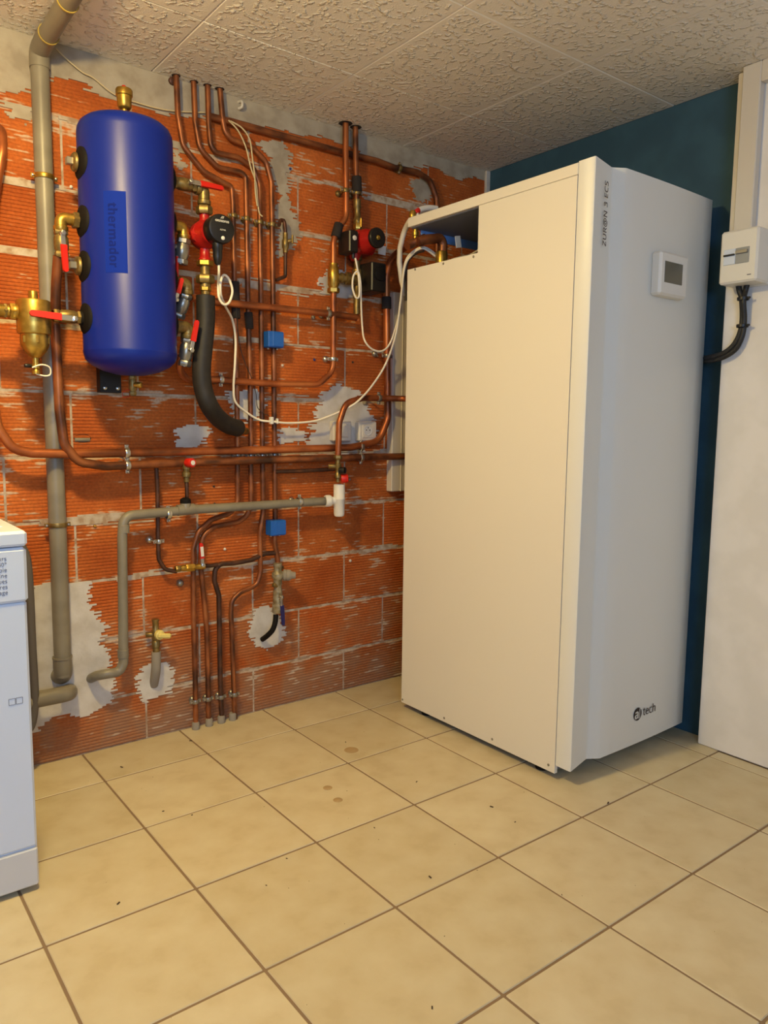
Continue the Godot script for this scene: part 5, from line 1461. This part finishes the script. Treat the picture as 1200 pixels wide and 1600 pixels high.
		mb.box(at(Vector3(c.x, c.y, 0.033)), Vector3(w * 0.66, 0.052, 0.004), 0.0015)
		obj("insert", mb, M.ivory_plastic, t)
		if right:
			mb = MB.new()
			mb.lathe(Vector3(c.x - 0.002, c.y + 0.003, 0.0352), Vector3(0, 0, 1), [Vector2(0.0205, 0), Vector2(0.0205, 0.0012), Vector2(0.018, 0.0014), Vector2(0.017, -0.0), Vector2(0, 0.0001)], 24)
			var rec := obj("recess", mb, M.washer_base, fr)
			for h in [[-0.008, 0.002], [0.008, 0.002], [0.0, 0.011]]:
				mb = MB.new()
				mb.cyl(Vector3(c.x - 0.002 + h[0], c.y + 0.003 + h[1], 0.0352), Vector3(c.x - 0.002 + h[0], c.y + 0.003 + h[1], 0.0362), 0.0025, 10, 0.0003)
				obj("contact_hole", mb, M.hole_dark, rec)
		else:
			mb = MB.new()
			mb.box(at(Vector3(c.x, c.y, 0.036)), Vector3(w * 0.5, 0.044, 0.006), 0.002)
			obj("rocker", mb, M.ivory_plastic, t)
	# white trunking behind the cabinet edge, pale flexible duct above it
	var ta: Vector3 = Vector3(1.238, 1.599, 0.03)
	var tz: Vector3 = Vector3(1.249, 0.8029, 0.03)
	mb = MB.new()
	mb.box(at(Vector3(ta.x + 0.06, (ta.y + tz.y) * 0.5, 0.018)), Vector3(0.12, ta.y - tz.y, 0.036), 0.003)
	var tr := obj("wall_duct", mb, M.ivory_plastic)
	tag(tr, "upright white duct on the brick wall behind the cabinet's back edge", "cable duct")
	mb = MB.new()
	mb.box(at(Vector3(ta.x + 0.048, (ta.y + tz.y) * 0.5, 0.037)), Vector3(0.004, ta.y - tz.y, 0.004), 0.001)
	obj("lid_edge", mb, M.ivory_plastic, tr)
	pipe("flexible_duct", [Vector3(1.158, 1.829, 0.28), Vector3(1.141, 1.816, 0.25), Vector3(1.152, 1.785, 0.2), Vector3(1.135, 1.723, 0.2), Vector3(1.133, 1.672, 0.2), Vector3(1.146, 1.604, 0.2), Vector3(1.165, 1.556, 0.2)], 0.010, 0.05, M.ivory_plastic, "pale curved flexible duct behind the cabinet's upper back corner", "duct")
	# fittings in the open hatch
	t = thing("hatch_fitting", Vector3(1.106, 1.683, 0.32), "copper tee with upright brass nipple at the left of the open hatch", "pipe fitting")
	mb = MB.new()
	mb.tube([Vector3(1.087, 1.707, 0.3), Vector3(1.128, 1.727, 0.3), Vector3(1.136, 1.734, 0.34)], 0.0155, 16)
	obj("tee_body", mb, M.old_copper, t)
	mb = MB.new()
	mb.lathe(Vector3(1.125, 1.726, 0.3), Vector3.UP, [Vector2(0, 0), Vector2(0.009, 0), Vector2(0.009, 0.02), Vector2(0.0125, 0.022), Vector2(0.0125, 0.034), Vector2(0.009, 0.036), Vector2(0.009, 0.05), Vector2(0, 0.05)], 16)
	obj("nipple", mb, M.brass, t)
	t = thing("hatch_pipe", Vector3(1.199, 1.673, 0.36), "thick brown copper bend with bright brass nut inside the open hatch", "pipe")
	mb = MB.new()
	mb.tube(bent([Vector3(1.098, 1.713, 0.35), Vector3(1.125, 1.724, 0.36), Vector3(1.191, 1.739, 0.36), Vector3(1.204, 1.719, 0.36), Vector3(1.199, 1.651, 0.36)], 0.03), 0.017, 18)
	obj("bend", mb, M.old_copper, t)
	mb = MB.new()
	mb.lathe(Vector3(1.198, 1.693, 0.36), Vector3.DOWN, [Vector2(0, 0), Vector2(0.02, 0), Vector2(0.022, 0.004), Vector2(0.022, 0.04), Vector2(0, 0.05)], 18)
	obj("nut", mb, M.brass, t)
	mb = MB.new()
	mb.box(Transform3D(Basis(Vector3(0, 0, 1), 0.2), Vector3(1.222, 1.72, 0.42)), Vector3(0.026, 0.04, 0.002), 0.0005)
	tag(obj("paper_tag", mb, M.washer_base), "pale hanging paper tag inside the open hatch", "label tag")
	t = thing("top_valve", Vector3(1.136, 1.831, 0.27), "brass valve with red collar and white tube behind the top corner of the cabinet", "valve")
	mb = MB.new()
	mb.lathe(Vector3(1.131, 1.79, 0.27), Vector3(0.1, 1, 0), [Vector2(0, 0), Vector2(0.01, 0), Vector2(0.01, 0.02), Vector2(0.013, 0.023), Vector2(0.013, 0.046), Vector2(0.009, 0.052), Vector2(0, 0.053)], 18)
	obj("body", mb, M.brass, t)
	mb = MB.new()
	mb.cyl(Vector3(1.145, 1.835, 0.27), Vector3(1.166, 1.85, 0.27), 0.01, 16)
	obj("collar", mb, M.red_grip, t)
	mb = MB.new()
	mb.tube(smooth([Vector3(1.163, 1.848, 0.27), Vector3(1.187, 1.858, 0.27), Vector3(1.218, 1.866, 0.27), Vector3(1.249, 1.869, 0.27)]), 0.0105, 16)
	obj("tube", mb, M.white_plastic, t)

func cables() -> void:
	cable("ceiling_cable", [Vector3(-0.0045, 2.151, 0.012), Vector3(0.0233, 2.131, 0.012), Vector3(0.0661, 2.107, 0.012), Vector3(0.0992, 2.099, 0.012), Vector3(0.1554, 2.07, 0.012), Vector3(0.226, 2.062, 0.012), Vector3(0.3291, 2.064, 0.012), Vector3(0.456, 2.088, 0.012)], 0.0022, M.beige_cable, "thin pale cable slanting down the plaster from the soil stack's bend")
	cable("sensor_cable", [Vector3(0.5246, 2.071, 0.045), Vector3(0.5593, 2.046, 0.045), Vector3(0.5872, 2, 0.045), Vector3(0.6058, 1.937, 0.045), Vector3(0.6248, 1.891, 0.045), Vector3(0.6292, 1.841, 0.045), Vector3(0.6362, 1.796, 0.045), Vector3(0.6485, 1.785, 0.045)], 0.0026, M.beige_cable, "inner of the two cream cables hanging from the top pipe over the heating pipes")
	cable("sensor_cable", [Vector3(0.5291, 2.068, 0.05), Vector3(0.571, 2.056, 0.05), Vector3(0.5992, 2.026, 0.05), Vector3(0.6084, 1.974, 0.05), Vector3(0.6174, 1.909, 0.05), Vector3(0.6194, 1.859, 0.05), Vector3(0.6263, 1.814, 0.05)], 0.0026, M.beige_cable, "outer of the two cream cables hanging from the top pipe")
	cable("pump_cable", [Vector3(0.3854, 1.558, 0.25), Vector3(0.3874, 1.53, 0.245), Vector3(0.4062, 1.506, 0.2), Vector3(0.4078, 1.469, 0.2), Vector3(0.4228, 1.448, 0.2), Vector3(0.4428, 1.456, 0.2), Vector3(0.4544, 1.492, 0.2), Vector3(0.4437, 1.526, 0.2), Vector3(0.4263, 1.538, 0.2), Vector3(0.4103, 1.515, 0.21), Vector3(0.4145, 1.477, 0.2), Vector3(0.4536, 1.451, 0.15), Vector3(0.5078, 1.418, 0.09), Vector3(0.5289, 1.358, 0.07), Vector3(0.5229, 1.272, 0.075), Vector3(0.5246, 1.197, 0.06), Vector3(0.5362, 1.147, 0.05), Vector3(0.5827, 1.113, 0.04), Vector3(0.635, 1.087, 0.036), Vector3(0.6865, 1.081, 0.05), Vector3(0.75, 1.077, 0.05), Vector3(0.8542, 1.085, 0.05), Vector3(0.9331, 1.11, 0.06), Vector3(0.9855, 1.139, 0.09), Vector3(1.018, 1.164, 0.107), Vector3(1.083, 1.219, 0.1), Vector3(1.149, 1.305, 0.1), Vector3(1.151, 1.412, 0.16), Vector3(1.141, 1.534, 0.2), Vector3(1.125, 1.642, 0.24), Vector3(1.127, 1.68, 0.27), Vector3(1.133, 1.7, 0.33), Vector3(1.192, 1.676, 0.34)], 0.0040, M.white_cable, "white pump cable with a hanging loop, sweeping across the wall up into the hatch")
	cable("pump_cable", [Vector3(0.9822, 1.678, 0.13), Vector3(0.9911, 1.646, 0.13), Vector3(1, 1.597, 0.13), Vector3(1.001, 1.546, 0.13), Vector3(0.9862, 1.538, 0.13), Vector3(0.9716, 1.57, 0.13), Vector3(0.9741, 1.612, 0.13), Vector3(0.9941, 1.632, 0.13), Vector3(1.006, 1.597, 0.13), Vector3(1.017, 1.531, 0.12), Vector3(1.038, 1.441, 0.1), Vector3(1.028, 1.386, 0.13), Vector3(1.065, 1.356, 0.13), Vector3(1.113, 1.354, 0.13), Vector3(1.15, 1.388, 0.13), Vector3(1.156, 1.458, 0.16), Vector3(1.144, 1.534, 0.2), Vector3(1.13, 1.644, 0.23), Vector3(1.124, 1.687, 0.27), Vector3(1.139, 1.705, 0.33), Vector3(1.207, 1.684, 0.33)], 0.0036, M.white_cable, "white cable of the wall pump with a narrow loop, joining the bundle into the hatch")
	cable("hatch_cable", [Vector3(1.212, 1.66, 0.4), Vector3(1.255, 1.675, 0.4), Vector3(1.302, 1.69, 0.4), Vector3(1.258, 1.689, 0.5)], 0.004, M.white_cable, "pale cable lying along the lower edge of the open hatch")
	cable("cable_bundle", [Vector3(1.15, 1.533, 0.22), Vector3(1.148, 1.625, 0.22), Vector3(1.159, 1.677, 0.22), Vector3(1.129, 1.687, 0.3), Vector3(1.131, 1.689, 0.34)], 0.0045, M.dark_cable, "dark cable beside the white ones entering the hatch")
	cable("sensor_wire", [Vector3(0.5405, 1.489, 0.05), Vector3(0.5583, 1.352, 0.04), Vector3(0.582, 1.277, 0.04), Vector3(0.6039, 1.234, 0.04), Vector3(0.6209, 1.179, 0.04), Vector3(0.6256, 1.134, 0.04), Vector3(0.6458, 1.112, 0.04), Vector3(0.6741, 1.101, 0.04)], 0.0013, M.dark_cable, "thin black wire hanging down across the heating pipes")
	var mb := MB.new()
	mb.box(at(Vector3(0.6762, 1.085, 0.05)), Vector3(0.012, 0.026, 0.016), 0.002)
	mb.box(at(Vector3(0.6996, 1.083, 0.05)), Vector3(0.006, 0.02, 0.014), 0.002)
	tag(obj("cable_tie", mb, M.white_plastic), "white cable tie holding the pump cable to the heating pipe", "cable tie")
	# black mains cables from the breaker box to the cabinet
	var a := [Vector3(1.688, 1.539, 1.201), Vector3(1.69, 1.508, 1.206), Vector3(1.692, 1.476, 1.216), Vector3(1.692, 1.413, 1.222), Vector3(1.692, 1.37, 1.216), Vector3(1.692, 1.336, 1.198), Vector3(1.692, 1.314, 1.168), Vector3(1.7, 1.305, 1.123), Vector3(1.735, 1.306, 1.077)]
	cable("mains_cable", a, 0.009, M.black_cable, "left of the two black cables bending from the breaker box to the cabinet")
	a = [Vector3(1.688, 1.535, 1.234), Vector3(1.69, 1.501, 1.227), Vector3(1.68, 1.469, 1.228), Vector3(1.69, 1.412, 1.229), Vector3(1.69, 1.365, 1.226), Vector3(1.69, 1.325, 1.208), Vector3(1.69, 1.303, 1.174), Vector3(1.7, 1.294, 1.128), Vector3(1.74, 1.298, 1.074)]
	cable("mains_cable", a, 0.008, M.black_cable, "right of the two black cables bending from the breaker box to the cabinet")
	for q in [Vector3(1.688, 1.478, 1.222), Vector3(1.69, 1.395, 1.224)]:
		mb = MB.new()
		mb.lathe(q + Vector3(0, -0.006, 0), Vector3.UP, [Vector2(0.016, 0), Vector2(0.018, 0.001), Vector2(0.018, 0.009), Vector2(0.016, 0.01)], 18)
		mb.box(at(q + Vector3(-0.004, 0, 0.02)), Vector3(0.006, 0.006, 0.01), 0.001)
		tag(obj("cable_tie", mb, M.black_plastic), "upper black tie round the mains cables under the breaker box" if q.y > 1.45 else "lower black tie round the mains cables where they bend", "cable tie")

# ---------------------------------------------------------------- breaker box and trunking on the white partition
func breaker() -> void:
	var tl: Vector3 = Vector3(1.625, 1.678, 1.172)
	var br: Vector3 = Vector3(1.625, 1.514, 1.29)
	var c := (tl + br) * 0.5
	var sz := Vector3(0.084, 0.158, br.z - tl.z)
	c.x = 1.711 - sz.x * 0.5 - 0.002
	var t := thing("breaker_box", Vector3(1.7, c.y - sz.y * 0.5, c.z), "small white breaker box with two switches on the white partition", "breaker box")
	var mb := MB.new()
	mb.box(at(c), sz, 0.006)
	obj("case", mb, M.white_plastic, t)
	mb = MB.new()
	mb.box(at(c + Vector3(0.04, -0.002, 0.004)), Vector3(0.012, sz.y + 0.004, sz.z * 0.92), 0.003)
	obj("back_plate", mb, M.white_plastic, t)
	var fx := c.x - sz.x * 0.5
	var w0: Vector3 = Vector3(1.625, 1.629, 1.186)
	var w1: Vector3 = Vector3(1.625, 1.58, 1.223)
	var w2: Vector3 = Vector3(1.625, 1.577, 1.265)
	mb = MB.new()
	mb.box(at(Vector3(fx, c.y + 0.0, (w0.z + w1.z) * 0.5)), Vector3(0.006, 0.046, w1.z - w0.z), 0.001)
	var m1 := obj("breaker", mb, M.washer_white, t)
	mb = MB.new()
	mb.box(at(Vector3(fx - 0.005, c.y + 0.005, (w0.z + w1.z) * 0.5)), Vector3(0.007, 0.005, (w1.z - w0.z) * 0.92), 0.001)
	obj("toggle", mb, M.black_plastic, m1)
	mb = MB.new()
	mb.box(at(Vector3(fx, c.y + 0.0, (w1.z + w2.z) * 0.5)), Vector3(0.005, 0.046, w2.z - w1.z), 0.001)
	var m2 := obj("breaker", mb, M.breaker_grey, t)
	mb = MB.new()
	mb.box(at(Vector3(fx - 0.005, c.y + 0.01, (w1.z + w2.z) * 0.5)), Vector3(0.008, 0.01, (w2.z - w1.z) * 0.86), 0.001)
	obj("toggle", mb, M.dull_nickel, m2)
	mb = MB.new()
	mb.box(at(Vector3(fx - 0.0004, c.y - 0.06, br.z - 0.022)), Vector3(0.001, 0.003, 0.012), 0.0002)
	obj("print_mark", mb, M.print_grey, t)
	# trunking
	var v0: Vector3 = Vector3(1.682, 1.993, 1.178)
	var v1: Vector3 = Vector3(1.682, 1.977, 1.236)
	var h0: Vector3 = Vector3(1.682, 2.11, 1.231)
	t = thing("cable_trunking", Vector3(1.697, c.y + sz.y * 0.5, (v0.z + v1.z) * 0.5), "cream white cable trunking rising from the breaker box to the ceiling and turning along it", "cable trunking")
	mb = MB.new()
	mb.box(at(Vector3(1.6965, (c.y + sz.y * 0.5 + HC) * 0.5, (v0.z + v1.z) * 0.5)), Vector3(0.029, HC - c.y - sz.y * 0.5, v1.z - v0.z), 0.003)
	obj("riser", mb, M.ivory_plastic, t)
	mb = MB.new()
	mb.box(at(Vector3(1.6965, (h0.y + HC) * 0.5, v1.z + 0.6)), Vector3(0.029, HC - h0.y, 1.2), 0.003)
	obj("run", mb, M.ivory_plastic, t)

# ---------------------------------------------------------------- washing machine
func washer() -> void:
	var x1 := -0.287
	var x0 := x1 - 0.6
	var zf := 0.684
	var zb := 0.115
	var cx := (x0 + x1) * 0.5
	var t := thing("washing_machine", Vector3(cx, 0, (zf + zb) * 0.5), "white washing machine at the left edge with programme list on its panel", "washing machine")
	var mb := MB.new()
	mb.box(at(Vector3(cx, 0.35, (zf + zb) * 0.5 - 0.004)), Vector3(0.596, 0.66, zf - zb - 0.008), 0.006)
	obj("body", mb, M.washer_white, t)
	mb = MB.new()
	mb.box(at(Vector3(cx, 0.392, zf - 0.012)), Vector3(0.592, 0.57, 0.02), 0.005)
	obj("front_panel", mb, M.washer_white, t)
	mb = MB.new()
	mb.box(at(Vector3(cx, 0.058, zf - 0.012)), Vector3(0.594, 0.092, 0.022), 0.004)
	obj("plinth", mb, M.washer_base, t)
	mb = MB.new()
	mb.box(at(Vector3(cx, 0.739, (zf + zb) * 0.5)), Vector3(0.6, 0.122, zf - zb + 0.002), 0.007)
	var cp := obj("control_panel", mb, M.washer_white, t)
	mb = MB.new()
	mb.box(at(Vector3(cx, 0.8195, (zf + zb) * 0.5 + 0.001)), Vector3(0.604, 0.034, zf - zb + 0.004), 0.006)
	var lid := obj("lid", mb, M.washer_white, t)
	mb = MB.new()
	mb.box(at(Vector3(cx, 0.837, (zf + zb) * 0.5 - 0.02)), Vector3(0.54, 0.004, 0.44), 0.002)
	obj("lid_panel", mb, M.washer_white, lid)
	var rows := ["Blanc/Couleurs", "Couleurs 40°", "Délicat/Soie", "Laine", "Synthétiques", "Couleurs sombres", "Rinçage"]
	for i in rows.size():
		var y := 0.7785 - i * 0.0124
		var tm := text("lettering", rows[i], 0.0115, M.print_grey, at(Vector3(0, y, zf + 0.0014)), cp)
		var w: float = tm.mesh.get_aabb().size.x
		tm.position.x += x1 - 0.042 - w * 0.5
		mb = MB.new()
		mb.box(at(Vector3(x1 - 0.1 - 0.03, y - 0.0065, zf + 0.0012)), Vector3(0.12, 0.0006, 0.0006), 0.0001)
		obj("rule_line", mb, M.print_grey, cp)
	# open book symbol
	var bp: Vector3 = Vector3(-0.3223, 0.4557, 0.684)
	for s in [-1.0, 1.0]:
		mb = MB.new()
		for e in [[Vector3(s * 0.0075, 0.0085, 0), Vector3(0.013, 0.001, 0.0006)], [Vector3(s * 0.0075, -0.0055, 0), Vector3(0.013, 0.001, 0.0006)], [Vector3(s * 0.014, 0.0015, 0), Vector3(0.001, 0.014, 0.0006)], [Vector3(s * 0.0008, 0.0015, 0), Vector3(0.001, 0.014, 0.0006)]]:
			mb.box(at(Vector3(bp.x, bp.y, zf - 0.0016) + e[0]), e[1], 0.0001)
		obj("book_symbol", mb, M.print_grey, t)
	for p in [Vector3(x0 + 0.05, 0, zf - 0.05), Vector3(x1 - 0.05, 0, zf - 0.05), Vector3(x0 + 0.05, 0, zb + 0.05), Vector3(x1 - 0.05, 0, zb + 0.05)]:
		mb = MB.new()
		mb.lathe(p, Vector3.UP, [Vector2(0, 0), Vector2(0.022, 0), Vector2(0.022, 0.01), Vector2(0.01, 0.014), Vector2(0.01, 0.024), Vector2(0, 0.024)], 16)
		obj("foot", mb, M.black_rubber, t)
	cable("drain_hose", [Vector3(-0.2448, 0.7501, 0.09), Vector3(-0.1919, 0.7346, 0.09), Vector3(-0.166, 0.6947, 0.09), Vector3(-0.1578, 0.6406, 0.09), Vector3(-0.1563, 0.5445, 0.09), Vector3(-0.1564, 0.4086, 0.09), Vector3(-0.1549, 0.3101, 0.09), Vector3(-0.1562, 0.2311, 0.09), Vector3(-0.1695, 0.1644, 0.09), Vector3(-0.2023, 0.1426, 0.09), Vector3(-0.254, 0.1458, 0.09)], 0.012, M.hose_grey, "grey drain hose hanging between washing machine and wall", "hose")

func grit() -> void:
	var mb := MB.new()
	for s in [Vector3(0.7525, 0, 0.794), Vector3(1.114, 0, 1.22), Vector3(0.3241, 0, 0.1121), Vector3(0.6642, 0, 1.42), Vector3(0.4915, 0, 0.9289), Vector3(0.4652, 0, 1.186), Vector3(0.8269, 0, 1.036), Vector3(0.0715, 0, 0.5105), Vector3(0.1352, 0, 0.9821), Vector3(-0.1629, 0, 0.8436), Vector3(0.1271, 0, 0.5773), Vector3(0.2296, 0, 0.9148), Vector3(0.8187, 0, 1.133), Vector3(0.7428, 0, 0.4303), Vector3(0.1995, 0, 1.497), Vector3(0.0701, 0, 0.1715)]:
		var c: Vector3 = s
		var r := rng.randf_range(0.0016, 0.0042)
		mb.box(Transform3D(Basis(Vector3.UP, rng.randf() * TAU), Vector3(c.x, 0.0014, c.z)), Vector3(r * 2.6, 0.002, r), 0.0006)
	for i in 60:
		var c := Vector3(rng.randf_range(-0.3, 1.6), 0.0009, rng.randf_range(0.1, 1.9))
		if c.x > 1.05 and c.z < 1.1: continue
		var r := rng.randf_range(0.0004, 0.0011)
		mb.box(Transform3D(Basis(Vector3.UP, rng.randf() * TAU), c), Vector3(r * 2.6, 0.001, r), 0.0003)
	tag(obj("crumbs", mb, M.grit), "dark crumbs and grit scattered over the beige floor tiles", "debris", "", "stuff")
